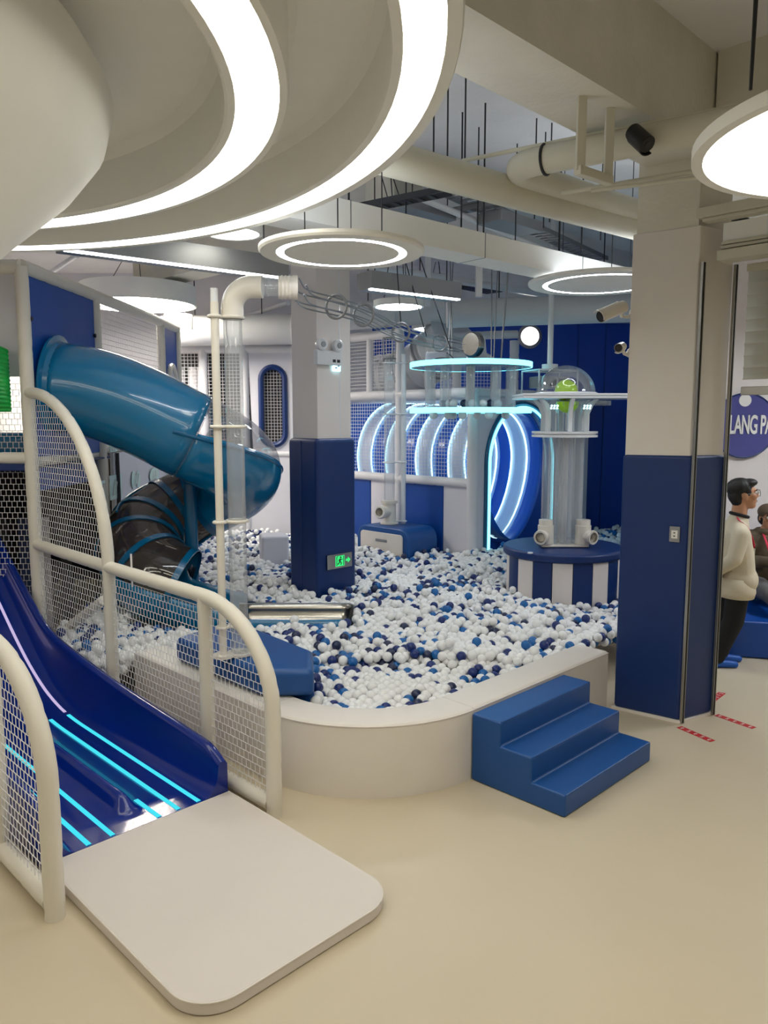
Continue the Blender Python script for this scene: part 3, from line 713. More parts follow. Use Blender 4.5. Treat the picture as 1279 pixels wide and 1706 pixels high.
# ================================================================== BALL LIFT TUBES AND WIRE TRACK
def clamp(par, p, q, rp, rq, m=PVC):
    mb = MB(); mb.torus(p, rp+.012, .011, n=24, k=8); mb.torus(q, rq+.010, .011, n=28, k=8)
    d = (Vector(q)-Vector(p)); L = d.length; d.normalize()
    mb.tube([Vector(p)+d*(rp+.008), Vector(q)-d*(rq+.006)], .011, 8); mb.build('clamp', m, par)
bp = PZ(372, 1095, .652)
o = thing('ball_lift', bp, 'tall white pole with clear ball tube and white elbow, in front of the spiral slide', 'ball lift', 'ball lift tubes with white poles')
tq = PZ(400, 1090, .652)
zt = PY(349, 503, bp.y).z
mb = MB(); mb.tube([bp+UP*.005, bp+UP*(zt-bp.z-.0)], .027, 16); mb.build('pole', PVC, o)
mb = MB(); mb.tube([bp+UP*(zt-bp.z), bp+UP*(zt-bp.z+.085)], .024, 16); mb.build('pole_cap', PVCC, o)
tube_top = PY(384, 520, tq.y).z
TR = .060
mb = MB(); mb.tube([tq+UP*.01, Vector((tq.x, tq.y, tube_top))], TR, 24, caps=False); mb.build('clear_tube', CLEART, o)
mb = MB(); mb.tube([bp+UP*.002, bp+UP*.022], .07, 20); mb.tube([tq+UP*.002, tq+UP*.018], .09, 20); mb.build('foot_flange', PVC, o)
for yy in (527, 711, 870, 1045):
    z = PY(372, yy, bp.y).z; clamp(o, Vector((bp.x, bp.y, z)), Vector((tq.x, tq.y, z)), .027, TR)
ec = Vector((tq.x, tq.y, tube_top))
mb = MB(); mb.tube([ec-UP*.03, ec+UP*.03]+[ec+Vector((.13-.13*math.cos(a), 0, .03+.13*math.sin(a))) for a in np.linspace(.1, PI/2, 9)]+[ec+Vector((.17, 0, .16)), ec+Vector((.20, 0, .16))], .072, 22)
el = mb.build('elbow', PVC, o)
mb = MB(); mb.tube([ec+Vector((.19, 0, .16)), ec+Vector((.225, 0, .16)), ec+Vector((.226, 0, .16)), ec+Vector((.33, .02, .16))], [.064, .064, .06, .06], 22, caps=False); mb.build('clear_sleeve', CLEART, o)
mb = MB(); R_ = []
s0 = ec+Vector((.30, .02, .16)); sdir = Vector((1, .12, 0)).normalized()
prf = [(.055, 0), (.078, 0)]+[(.078-(.006 if i % 2 else 0), .012*i) for i in range(1, 9)]+[(.078, .125), (.06, .125), (.055, .0)]
mb.lathe(prf, s0, 26, axis=sdir); mb.build('ribbed_socket', PVC, o)
# far lift
fp = fb(.42, .50, .782); fq = fb(.26, .62, .782)
o = thing('ball_lift', fp, 'slim white pole with clear ball tube and tee fitting, on the far blue foam block', 'ball lift', 'ball lift tubes with white poles')
z1 = PY(672, 590, fp.y).z; z2 = PY(655, 600, fq.y).z
mb = MB(); mb.tube([fp+UP*.004, Vector((fp.x, fp.y, z1))], .035, 14); mb.build('pole', PVCC, o)
mb = MB(); mb.tube([fq+UP*.28, Vector((fq.x, fq.y, z2))], .075, 20, caps=False); mb.build('clear_tube', CLEART, o)
mb = MB(); mb.tube([fq+UP*.004, fq+UP*.02, fq+UP*.021, fq+UP*.3, fq+UP*.301, fq+UP*.34], [.13, .13, .095, .095, .12, .12], 20); t_ = Vector((-.55, -.83, .1)).normalized()
mb.lathe([(.06, .26), (.085, .26), (.095, .24), (.095, .20), (.075, .19), (.075, 0), (.05, 0), (.05, .24)], fq+UP*.17, 20, axis=t_); mb.build('tee_fitting', PVC, o)
for yy in (605, 690, 770, 868):
    z = PY(672, yy, fp.y).z; clamp(o, Vector((fp.x, fp.y, z)), Vector((fq.x, fq.y, z)), .035, .075, PVCC)
mb = MB()
for k in range(6):
    a = 2*PI*k/6; mb.tube([Vector((fq.x+.08*math.cos(a), fq.y+.08*math.sin(a), z2-.05)), Vector((fq.x+.09*math.cos(a), fq.y+.09*math.sin(a), z2+.30))], .007, 6)
for zz in (.02, .30): mb.torus(Vector((fq.x, fq.y, z2+zz)), .09, .008)
mb.build('wire_cage', GALV, o)

# hanging lit canopy of two round trays
U0 = PY(784, 606, 9.3); U0 = Vector((U0.x, U0.y, 0)); ZU, ZL = PY(784, 609, 9.3).z, PY(780, 684, 9.3).z
UR = .725
o = thing('hanging_ball_tray', U0+UP*ZL, 'round hanging machine of two cyan-lit discs joined by clear tubes above the pit', 'ball machine')
ufo = o
for z, nm in ((ZU, 'upper_disc'), (ZL, 'lower_disc')):
    mb = MB(); mb.disc(U0, UR-.012, z-.028, z+.03, 56); d = mb.build(nm, TEALD if nm == 'upper_disc' else CLEAR, o, bevel=.004)
    mb = MB(); mb.lathe([(UR-.012, z-.03), (UR, z-.03), (UR, z+.03), (UR-.012, z+.03)], U0, 64); mb.build('led_band', E_CYAN, d)
for k in range(10):
    a = 2*PI*k/10+.2; c = U0+Vector((math.cos(a), math.sin(a), 0))*.50
    mb = MB(); mb.tube([c+UP*(ZL+.032), c+UP*(ZU-.03)], .055, 16, caps=False); mb.build('clear_tube', CLEART, o)
mb = MB(); mb.tube([U0+UP*(ZL+.032), U0+UP*(ZU-.03)], .05, 14); mb.build('centre_rod', GALV, o)
for k in range(8):
    a = 2*PI*k/8+.35; rr = .28 if k % 2 else .48; c = U0+Vector((math.cos(a), math.sin(a), 0))*rr
    mb = MB(); mb.ball(c+UP*(ZL-.055), .05, 14, 8); mb.build('bulb', BALLW, o)
mb = MB(); mb.box(U0+Vector((-.42, -.05, ZU+.09)), (.24, .2, .11)); mb.build('control_box', GALV, o, bevel=.006)
hub = PY(788, 574, 9.15)
mb = MB(); mb.lathe([(0, -.05), (.13, -.05), (.15, -.03), (.15, .03), (.13, .05), (0, .05)], hub, 28, axis=(-.75, -.66, 0)); mb.build('pulley_wheel', STEEL, o)
mb = MB(); mb.extrude([hub+Vector((.02, .08, 0))+Vector((x, 0, z)) for x, z in ((-.10, ZU+.03-hub.z), (.16, ZU+.03-hub.z), (.13, .10), (.0, .10))], (0, .1, 0)); mb.build('pulley_stand', PVCC, o, bevel=.006)
mb = MB()
for a, b in (((-.35, -.02, ZU+.15), (-.18, .02, ZU+.05)), ((-.1, .0, ZU+.18), (.05, -.1, ZU+.03)), ((-.5, -.1, ZU+.05), (-.2, -.3, ZU+.03))):
    p = U0+Vector(a); q = U0+Vector(b); m_ = p.lerp(q, .5)+UP*.07; mb.tube([p.lerp(m_, t).lerp(m_.lerp(q, t), t) for t in np.linspace(0, 1, 9)], .006, 6)
mb.build('cable', BLACK, o)
for dx, dy, tx in ((.30, .2, .36), (.34, -.1, .47), (.26, .1, .25), (-.2, .2, -.25), (-.28, -.1, -.20)):
    mb = MB(); mb.tube([U0+Vector((dx, dy, ZU+.03)), U0+Vector((tx, dy+.1, 4.66))], .007 if dx < .34 else .011, 6); mb.build('hanger_wire', GALV, o)
for k in range(9):
    a = random.uniform(PI, 2*PI); rr = random.uniform(.15, .38) if k % 2 else .33; a = -.2-PI*k/9
    c = U0+Vector((math.cos(a)*rr, math.sin(a)*rr, ZL+.031+.048))
    ob = MB().ball(c, .048, 14, 9).build('play_ball', [BALLW, BALLW, BALLD][k % 3], loc=c)
    tag(ob, ('white' if k % 3 < 2 else 'dark blue')+' ball lying on the lower disc of the hanging cyan-lit machine', 'ball', ('white' if k % 3 < 2 else 'dark')+' balls on the hanging disc')

# wire coaster track from the near elbow to the hanging machine
c0 = s0+sdir*.12
pts = [c0, PY(510, 498, 5.5), PY(560, 511, 5.9), PY(605, 525, 6.4), PY(660, 551, 7.2), PY(720, 569, 8.2), hub+Vector((-.16, -.1, -.03))]
def catmull(P, n=8):
    out = []; P = [2*P[0]-P[1]]+P+[2*P[-1]-P[-2]]
    for i in range(1, len(P)-2):
        for k in range(n):
            t = k/n; a, b, c, d = P[i-1], P[i], P[i+1], P[i+2]
            out.append(.5*((2*b)+(c-a)*t+(2*a-5*b+4*c-d)*t*t+(3*b-a-3*c+d)*t**3))
    out.append(P[-2]); return out
cp = catmull(pts, 8)
o = thing('wire_track', cp[20], 'curved wire ball track running overhead from the white elbow to the hanging machine', 'ball track')
for k in range(6):
    a = 2*PI*k/6+.3; l = []
    for i, p in enumerate(cp):
        T = (cp[min(i+1, len(cp)-1)]-cp[max(i-1, 0)]).normalized(); S = T.cross(UP).normalized(); U = S.cross(T)
        l.append(p+(S*math.cos(a)+U*math.sin(a))*.062)
    mb = MB(); mb.tube(l, .0055, 6); mb.build('wire', GALV, o)
for i in (16, 24, 33, 42):
    T = (cp[i+1]-cp[i-1]).normalized(); mb = MB(); mb.torus(cp[i], .085, .011, T, 28, 8); mb.build('ring', GALV, o)
mb = MB(); p = cp[33]+UP*.085; q = PY(650, 470, 7.6); q.z = 4.6; mb.tube([p, q], .005, 6); mb.build('hanger_wire', DARKM, o)
for v_ in (Vector((.25, .2, -.1)), Vector((.5, .4, -.2))):
    mb = MB(); mb.tube([p+v_, q+Vector((-.1*(v_.x < .4), 0, 0))], .005, 6); mb.build('hanger_wire', DARKM, o)

# ================================================================== STRIPED PODIUM AND BALL FOUNTAIN
pc = PZ(938, 1003, .42); PR = .645; pc = Vector((pc.x+.0, pc.y+PR, 0)); PTOP = .90
pc.x = (938-639.5)/FOC*(pc.y+.1)
o = thing('striped_podium', pc, 'round podium with navy and white padded stripes and a navy top in the ball pit', 'podium')
ns = 18
for k in range(ns):
    a0 = 2*PI*k/ns+.12; a1 = a0+2*PI/ns; mb = MB(); rows = []
    for i in range(6):
        a = a0+(a1-a0)*(.02+.96*i/5); bul = .006*math.sin(PI*i/5)
        rows.append([pc+Vector((math.cos(a), math.sin(a), 0))*(r_+bul)+UP*z for r_, z in ((.55, .01), (.60, .01), (.60, .80), (.55, .80))])
    mb.strip(rows, closed=True); mb.f += [tuple(range(4)), tuple(20+i for i in range(4))[::-1]]; mb.m += [0, 0]
    mb.build('stripe_pad', NAVY if k % 2 else PADWL, o, angle=50)
mb = MB(); mb.disc(pc, .545, .005, .80, 40); mb.build('core', NAVY, o)
mb = MB(); mb.disc(pc, PR, .805, PTOP, 56); mb.build('top_cushion', NAVY, o, bevel=.03)
mb = MB(); q = PZ(883, 922, PTOP); mb.disc(Vector((q.x, q.y, 0)), .028, PTOP+.0, PTOP+.012, 16); mb.build('button', PVCC, o)
bz = PTOP+.004; fc = pc+Vector((-.02, .0, 0))
def zat(py): return PY(940, py, fc.y).z
o = thing('ball_fountain', fc+UP*bz, 'clear tube ball tower with a dome on top, standing on the striped podium', 'ball machine')
mb = MB(); mb.box(fc+UP*(bz+.014), (.50, .40, .026)); mb.build('base_plate', PVC, o, bevel=.01)
zf = zat(724); zd = zat(661); zc = zat(652)
for k in range(7):
    a = 2*PI*k/7+.3; c = fc+Vector((math.cos(a)*.17, math.sin(a)*.13, 0))
    mb = MB(); mb.tube([c+UP*(bz+.03), c+UP*(zf-.03)], .058, 18, caps=False); mb.build('clear_tube', CLEART, o)
mb = MB(); mb.tube([fc+UP*(bz+.03), fc+UP*(zf-.03)], .05, 16); mb.build('white_core_tube', PVCC, o)
for s in (-1, 1):
    c = fc+Vector((.20*s, -.12, bz+.03))
    mb = MB(); mb.tube([c, c+UP*.20, c+UP*.201, c+UP*.26], [.085, .085, .075, .075], 20)
    mb.lathe([(.055, .15), (.075, .15), (.08, .13), (.065, .12), (.065, 0), (.045, 0), (.045, .13)], c+UP*.09, 20, axis=(.55*s, -.83, -.05)); mb.build('tee_fitting', PVC, o)
mb = MB(); mb.disc(fc, .345, zf-.025, zf, 48); mb.disc(fc, .345, zf+.012, zf+.036, 48); mb.disc(fc, .32, zf, zf+.012, 40); mb.build('mid_flange', PVCC, o, angle=50)
for k in range(6):
    a = 2*PI*k/6+.52; d = Vector((math.cos(a), math.sin(a), 0)); P = []
    h = zd-.03-(zf+.036)
    inn = [(.21, 0), (.21, h*.6), (.24, h*.85), (.31, h)]; out_ = [(.36, h), (.30, h*.82), (.26, h*.55), (.26, 0)]
    S = Vector((-d.y, d.x, 0)); mb = MB(); mb.extrude([fc+d*r_+UP*(zf+.036+z)-S*.02 for r_, z in inn+out_], S*.04); mb.build('bracket', PVCC, o, bevel=.004)
for k in range(4):
    a = 2*PI*k/4+.2; c = fc+Vector((math.cos(a)*.14, math.sin(a)*.12, 0))
    mb = MB(); mb.tube([c+UP*(zf+.04), c+UP*(zd-.03)], .05, 16, caps=False); mb.build('clear_tube', CLEART, o)
mb = MB(); dl = PY(862, 661, fc.y).x; dr = fc.x+(fc.x-dl)+.24
mb.box(((dl+dr)/2, fc.y, zd-.014), (dr-dl, .70, .02)); mb.box(((dl+dr)/2, fc.y, zd+.016), (dr-dl, .70, .02)); mb.box(((dl+dr)/2, fc.y, zd), (dr-dl-.03, .67, .014)); mb.build('table_plate', PVCC, o, smooth=False)
mb = MB(); mb.box(fc+UP*(zd-.07)+Vector((.18, -.05, 0)), (.50, .3, .05)); mb.build('under_tray', CLEART, o, smooth=False)
for s in (-1, 1):
    mb = MB()
    for i in range(6): mb.ball(fc+Vector((.17*s+.03*(i % 3-1), -.26+.02*(i//3), zd-.10-.025*(i//3))), .012, 8, 6)
    mb.build('led_cluster', E_ICE, o)
DR = .31; dc = fc+UP*(zd+.028)
mb = MB(); prof = [(DR*math.cos(t), DR*.97*math.sin(t)) for t in np.linspace(0, PI/2, 14)]; prof[-1] = (0, prof[-1][1]); mb.lathe(prof, dc, 40); mb.build('dome', DOME, o)
mb = MB(); mb.torus(dc+UP*.004, DR+.01, .012, n=40); mb.build('dome_rim', PVCC, o)
gb = fc+Vector((0, -.02, zd+.045))
# green ball sits in the middle of the plate, half above and half below it
ob = thing('green_ball', gb, 'big lime green ball seen through the clear dome of the ball tower', 'ball')
GRB = mat('lime_green', (168, 214, 20), .3, coat=.5)
mb = MB(); prof = [(.12*math.sin(t), -.12*math.cos(t)) for t in np.linspace(0, PI, 17)]; prof[0] = (0, -.12); prof[-1] = (0, .12)
mb.lathe(prof, fc+UP*(zd+.06)+Vector((0, -.02, 0)), 28); mb.build('upper_ball', GRB, ob)
mb = MB(); prof = [(.12*math.sin(t), -.12*math.cos(t)) for t in np.linspace(0, PI/2, 9)]; prof[0] = (0, -.12); mb.lathe(prof+[(0, 0)], fc+UP*(zd-.055)+Vector((0, -.10, 0)), 28); mb.build('lower_bowl', GRB, ob)

# ================================================================== FAR PLAY TOWER WITH TUNNEL
K0 = Vector((1.19, 10.34, 0))
def K(a, b, z=0): return K0+A2*a+B2*b+UP*z
ZB1, ZM = 1.40, 2.62
o = thing('tunnel_tower', K0, 'white net tower behind the pit with a striped LED tunnel and a glowing arch entrance', 'play tower')
def kpost(a, b, z1, r=.065, z0=0): 
    mb = MB(); foam(mb, [K(a, b, z0), K(a, b, z1)], r); mb.build('post', FOAMC, o)
def krail(p, q, r=.065, nm='rail'):
    mb = MB(); foam(mb, [K(*p), K(*q)], r); mb.build(nm, FOAMC, o)
kpost(0, 0, 2.62, .075); kpost(0, 1.36, 3.55); kpost(0, 2.62, 3.55, .07)
kpost(0, 1.98, 3.5, .055, ZM)
krail((0, 0, ZB1), (0, 2.6, ZB1)); krail((0, 0, ZM), (0, 2.6, ZM)); krail((0, 1.36, 3.5), (0, 2.6, 3.5), .07)
# lower padded panels: lilac white and blue in turn
for b0, b1, m in ((.04, .52, LILAC), (.52, 1.33, ROYAL), (1.39, 1.98, LILAC), (1.98, 2.6, ROYAL)):
    mb = MB(); mb.box(K(.03, (b0+b1)/2, .70), (.05, (b1-b0)-.012, 1.30), rot=PI/4); mb.build('padded_panel', m, o, bevel=.012)
mb = MB(); net(mb, K(.0, .08, ZB1+.06), B2, UP, 1.22, ZM-ZB1-.12, cu=.052, cv=.052, r=.0042, brick=False); mb.build('net', NETM, o)
mb = MB(); net(mb, K(.0, 1.42, ZB1+.06), B2, UP, 1.15, ZM-ZB1-.12, cu=.052, cv=.052, r=.0042, brick=False); mb.build('net', NETM, o)
mb = MB(); net(mb, K(.0, 1.42, ZM+.06), B2, UP, 1.15, .78, cu=.052, cv=.052, r=.0042, brick=False); mb.build('net', NETM, o)
mb = MB(); mb.box(K(1.9, 1.4, ZM-.07), (3.6, 2.6, .05), rot=PI/4); mb.build('upper_deck', LILAC, o, smooth=False)
mb = MB(); mb.box(K(2.6, 1.4, .7+.65), (.05, 2.7, 2.4), rot=PI/4); mb.build('inner_wall', ROYAL, o, smooth=False)
mb = MB(); mb.box(K(1.3, 2.72, 1.35), (2.6, .05, 2.4), rot=PI/4); mb.build('inner_wall', ROYAL, o, smooth=False)
# arch front panel with opening
AR, AS, AZ = .74, 1.10, 1.66
def archpts(r, n=24, z0=.0):
    return [(AS-r, z0)]+[(AS-r*math.cos(t), AZ+r*math.sin(t)) for t in np.linspace(0, PI, n)]+[(AS+r, z0)]
inner = archpts(AR+.05, 30)
outer = [(.07, 0)]+[(.07, 0+ZM*min(1, k/10)) for k in range(1, 11)]
mb = MB()
n = len(inner); top = ZM-.06
def outpt(i):
    s, z = inner[i]
    if i == 0: return (.07, 0)
    if i == n-1: return (2.95, 0)
    t = math.atan2(z-AZ, -(s-AS)); c, sn_ = -math.cos(t), math.sin(t)
    k = min((AS-.07)/max(1e-6, -c) if c < 0 else 1e9, (2.95-AS)/max(1e-6, c) if c > 0 else 1e9, (top-AZ)/max(1e-6, sn_)) if sn_ > -1e-6 else 1
    return (AS+c*k, AZ+sn_*k)
rows = []
cs = sorted([PI-math.atan2(top-AZ, AS-.07), math.atan2(top-AZ, 2.95-AS)])
ang = sorted(set(list(np.linspace(0, PI, 30))+[math.atan2(top-AZ, AS-.07), PI-math.atan2(top-AZ, 2.95-AS)]))
seq = [((AS-AR-.05, 0), (.07, 0))]
for t in ang:
    c, sn_ = -math.cos(t), math.sin(t); ks = []
    if c < -1e-6: ks.append((AS-.07)/-c)
    if c > 1e-6: ks.append((2.95-AS)/c)
    if sn_ > 1e-6: ks.append((top-AZ)/sn_)
    k = min(ks); seq.append(((AS+c*(AR+.05), AZ+sn_*(AR+.05)), (AS+c*k, AZ+sn_*k)))
seq.append(((AS+AR+.05, 0), (2.95, 0)))
for (s, z), (s2, z2) in seq: rows.append([K(s, -.0, z), K(s2, -.0, z2)])
mb.strip(rows); mb.build('arch_panel', LILAC, o, smooth=False, solid=.03)
krail((0.05, 0, ZM), (2.95, 0, ZM), .06, 'top_rail')
def archtube(r, rad, off, m, nm, par=o):
    mb = MB(); mb.tube([K(s, off, z) for s, z in archpts(r, 30)], rad, 10); return mb.build(nm, m, par)
mb = MB(); rows = [[K(AS+(s-AS)*(AR+.045)/(AR), 0, z)+B2*.0-B2*.045 if False else K(s, -.035, z) , K(s, .10, z)] for s, z in archpts(AR+.055, 30)]; mb.strip(rows); mb.build('arch_reveal', TEAL, o, solid=.03)
archtube(AR+.035, .019, -.046, E_CYAN, 'arch_led')
archtube(AR+.095, .030, -.026, TEALD, 'arch_trim')
# the tunnel: striped rings, LED lines where two stripes meet
def tunring(b, r=AR, bend=0):
    P = []
    for t in np.linspace(0, PI, 25): P.append((AS-r*math.cos(t), AZ+r*math.sin(t)))
    for q in np.linspace(0, PI, 19)[1:-1]:
        c_ = math.cos(q); P.append((AS+r*math.copysign(abs(c_)**1.25, c_), AZ-1.16*math.sin(q)**1.12))
    return [K(s+bend, b, z) for s, z in P]
SW = .30; TBLUE = mat('tunnel_blue', (10, 84, 190), .3, coat=.3); TWHITE = mat('tunnel_white', (216, 220, 240), .35, coat=.2)
for k in range(8):
    b0 = .10+SW*k; mb = MB(); rows = [tunring(b0+SW*i/3, AR+.05*(b0+SW*i/3)) for i in range(4)]; mb.strip(rows, closed=True)
    mb.build('tunnel_stripe', TWHITE if k % 2 else TBLUE, o, solid=.012, angle=60)
    if k < 8:
        mb = MB(); mb.tube(tunring(b0+SW, AR+.05*(b0+SW)-.012), .013, 6, closed=True); mb.build('tunnel_led', E_ICE, o)
        mb = MB(); mb.tube(tunring(b0+SW, AR+.05*(b0+SW)+.016), .010, 6, closed=True); mb.build('outer_led', E_ICE, o)
# white ribbed tube climbing on the upper deck
mb = MB(); rr = []; pth = []
for i in range(30):
    t = i/29; pth.append(K(.75+.1*math.sin(3*t), 2.5-1.5*t, ZM+.30+.62*t*t)); rr.append(.36+.03*math.cos(i*1.7))
mb.tube(pth, rr, 24); mb.build('ribbed_tube', PVCC, o)
mb = MB(); mb.torus(pth[10], .40, .02, (pth[11]-pth[9]), 32, 6); mb.torus(pth[20], .40, .02, (pth[21]-pth[19]), 32, 6); mb.build('tube_hoop', GALV, o)
# white rounded net window standing on the deck behind the hanging machine
mb = MB(); P = round_poly([Vector((0, 0, 0)), Vector((1.0, 0, 0)), Vector((1.0, .62, 0)), Vector((0, .62, 0))], [.2]*4, 8)
wk = PY(712, 665, 11.3); wu = A2*.3+Vector((1, 0, 0)); wu.normalize()
mb.tube([wk+wu*p.x+UP*(p.y+.02) for p in P], .05, 10, closed=True); mb.build('window_frame', FOAMC, o)
mb = MB(); net(mb, wk+UP*.03, wu, UP, 1.0, .6, cu=.05, cv=.05, r=.004, brick=False); mb.build('net', NETM, o)
for px in (760, 855):
    p = PY(px, 666, 11.6); mb = MB(); foam(mb, [Vector((p.x, p.y, ZM-.04)), Vector((p.x, p.y, 3.42))], .07); mb.build('post', FOAMC, o)
mb = MB(); foam(mb, [PY(755, 560, 11.6), PY(862, 557, 11.6)], .06); mb.build('rail', FOAMC, o)
# round wall lamp
p = PY(881, 561, 12.9)
o2 = thing('wall_lamp', p, 'round white porthole lamp glowing high on the blue back wall', 'lamp')
mb = MB(); mb.lathe([(0, .0), (.19, .0), (.20, -.06), (.15, -.09), (.14, -.06), (0, -.06)], p, 32, axis=(0, 1, 0)); mb.build('rim', GALV, o2)
mb = MB(); mb.lathe([(0, -.085), (.13, -.07), (.14, -.055)], p, 32, axis=(0, 1, 0)); mb.build('diffuser', E_DISC, o2)
# vertical seams of the blue back wall and its trunking
for px in (1005, 960, 735):
    p = PY(px, 700, 13.28); MBX = MB().box((p.x, 13.29, 2.35), (.012, .02, 4.7)); struct(MBX.build('trim_5', ROYAL, loc=(p.x, 13.29, 2.35), smooth=False))

# ================================================================== FACADE BEHIND THE SPIRAL SLIDE
FY = 12.45
def G(px, z): d = Vector(ray(px, 700)); return Vector(((px-639.5)/FOC*FY*1.007, FY, z))
o = thing('net_facade', G(400, 0), 'white play house front at the back left with a net bay and oval window', 'play house')
zt_ = PY(400, 582, FY).z; zb_ = PY(400, 757, FY).z; zt2 = PY(400, 560, FY).z
for px, z1 in ((292, zt2), (412, zt2), (345, zt_)):
    p = G(px, 0); mb = MB(); foam(mb, [p, p+UP*z1], .07); mb.build('post', FOAMC, o)
for z, x0_, x1_ in ((zt2, 285, 500), (zt_, 285, 500)):
    mb = MB(); foam(mb, [G(x0_, z), G(x1_, z)], .065); mb.build('rail', FOAMC, o)
p, q = G(415, 0), G(510, 0)
# door panel with an oval opening
ow, oh = .19, .62; oc = PY(455, 677, FY); pts = []
P = [Vector((ow*math.cos(t), (oh-ow)+ow*math.sin(t), 0)) for t in np.linspace(0, PI, 13)]+[Vector((ow*math.cos(t), -(oh-ow)+ow*math.sin(t), 0)) for t in np.linspace(PI, 2*PI, 13)]
x0_, x1_, z0_, z1_ = p.x-oc.x, q.x-oc.x, zb_-oc.z+.02, zt_-oc.z-.03
rows = []
for v in P:
    k = min((x1_ if v.x > 0 else -x0_)/max(1e-6, abs(v.x)), (z1_ if v.y > 0 else -z0_)/max(1e-6, abs(v.y)))
    rows.append([oc+Vector((v.x, 0, v.y)), oc+Vector((max(x0_, min(x1_, v.x*k)), 0, max(z0_, min(z1_, v.y*k))))])
mb = MB(); mb.strip(rows+[rows[0]])
for sx in (x0_, x1_):
    for sz in (z0_, z1_):
        # fill the four corners
        cs_ = [r[1]-oc for r in rows]; 
        a = min(cs_, key=lambda c: abs(c.x-sx)*10+abs(c.z-sz) if abs(c.x-sx) < 1e-4 else 99+abs(c.z-sz))
        b = min(cs_, key=lambda c: abs(c.z-sz)*10+abs(c.x-sx) if abs(c.z-sz) < 1e-4 else 99+abs(c.x-sx))
        mb.add([oc+a, oc+Vector((sx, 0, sz)), oc+b], [(0, 1, 2)])
dp = mb.build('door_panel', LILAC, o, smooth=False, solid=.03)
mb = MB(); mb.tube([oc+Vector((v.x, -.02, v.y)) for v in P], .045, 8, closed=True); mb.build('oval_frame', NAVY, dp)
mb = MB(); net(mb, oc+Vector((-ow, .03, -oh)), (1, 0, 0), UP, 2*ow, 2*oh, lambda u, v: (abs(u-ow) < ow) and (math.hypot(u-ow, max(0, abs(v-oh)-(oh-ow))) < ow), cu=.05, cv=.05, r=.004, brick=False); mb.build('net', NETM, dp)
mb = MB(); foam(mb, [G(415, zb_), G(510, zb_)], .05); mb.build('rail', FOAMC, o)
mb = MB(); mb.box(((p.x+q.x)/2, FY, zb_/2), (q.x-p.x, .05, zb_-.08)); mb.build('lower_panel', LILAC, o, smooth=False)
p2 = G(292, 0); q2 = G(412, 0)
mb = MB(); net(mb, p2+UP*1.0, (1, 0, 0), UP, q2.x-p2.x, zt_-1.05, cu=.055, cv=.055, r=.0045, brick=False); mb.build('net', NETM, o)
mb = MB(); net(mb, p2+UP*(zt_+.05), (1, 0, 0), UP, G(500, 0).x-p2.x, zt2-zt_-.08, cu=.055, cv=.055, r=.0045, brick=False); mb.build('net', NETM, o)
mb = MB(); mb.box(((p2.x+q2.x)/2, FY, .5), (q2.x-p2.x, .05, .98)); mb.build('lower_panel', LILAC, o, smooth=False)
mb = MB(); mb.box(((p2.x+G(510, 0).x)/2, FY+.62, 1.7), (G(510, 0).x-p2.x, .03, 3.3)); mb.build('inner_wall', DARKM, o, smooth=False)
for px in (300, 322, 336):
    mb = MB(); mb.tube([G(px, .05)+Vector((0, .25, 0)), G(px, 3.1)+Vector((0, .25, 0))], .07, 12); mb.build('inner_post', FOAMC, o)

# ================================================================== LAMPS
RC = Vector((-2.42, 2.36, 0)); ZR = 3.30
o = thing('ring_canopy', RC+UP*ZR, 'huge round white ceiling canopy with two glowing rings round a flared column at top left', 'ceiling lamp')
mb = MB(); mb.lathe([(2.64, 4.66), (2.64, ZR+.01), (2.635, ZR), (2.595, ZR), (2.595, ZR+.012), (2.475, ZR+.012), (2.475, ZR), (2.445, ZR), (2.44, ZR+.01), (2.44, ZR+.22), (2.40, ZR+.25),
                      (2.16, ZR+.25), (2.13, ZR+.22), (2.13, ZR+.01), (2.125, ZR), (2.10, ZR), (2.10, ZR+.012), (1.955, ZR+.012), (1.955, ZR), (1.93, ZR), (1.92, ZR+.01), (1.92, ZR+.22), (1.88, ZR+.26), (1.2, ZR+.26)], RC, 128)
mb.build('canopy', LAMPW, o, angle=30)
for r0, r1 in ((2.478, 2.592), (1.958, 2.097)):
    mb = MB(); mb.lathe([(r0, ZR+.004), (r1, ZR+.004), (r1, ZR+.010), (r0, ZR+.010), (r0, ZR+.004)], RC, 128); mb.build('glow_ring', E_RING, o)
col_prof = [(.36, .0), (.36, .6), (.37, 1.2), (.42, 1.7), (.55, 2.1), (.75, 2.42), (.98, 2.68), (1.22, 2.91), (1.42, 3.09), (1.52, 3.22), (1.55, 3.34), (1.50, 3.43), (1.38, 3.50), (1.2, 3.56)]
out_ = []
mb = MB(); mb.lathe(col_prof, RC, 96); mb.build('flared_column', LAMPW, o, angle=70)

def ring_lamp(px, py, r, zc, label, half=.13):
    p = PZ(px, py, zc); o = thing('ring_lamp', p, label, 'ceiling lamp', 'round disc lamps with a glowing ring')
    mb = MB(); mb.lathe([(0, 0), (r-.045, 0), (r-.045, .006), (r+.0, .006), (r+.0, 0), (r+half-.01, 0), (r+half, .012), (r+half, .03), (0, .03)], p, 72); mb.build('disc', LAMPW, o, angle=30)
    mb = MB(); mb.lathe([(r-.044, .001), (r-.001, .001), (r-.001, .005), (r-.044, .005), (r-.044, .001)], p, 72); mb.build('glow_ring', E_FAR, o)
    mb = MB(); mb.disc(p, r, .031, .036, 48); mb.build('added_uplight', E_UP, o)  # added glowing top disc, unseen from below, to lift the ceiling
    for k in range(3):
        a = 2*PI*k/3+.5; mb = MB(); mb.tube([p+Vector((math.cos(a)*r*.7, math.sin(a)*r*.7, .03)), p+Vector((math.cos(a)*r*.7, math.sin(a)*r*.7, 4.69-zc))], .004, 5); mb.build('hanger_wire', DARKM, o)
    return o
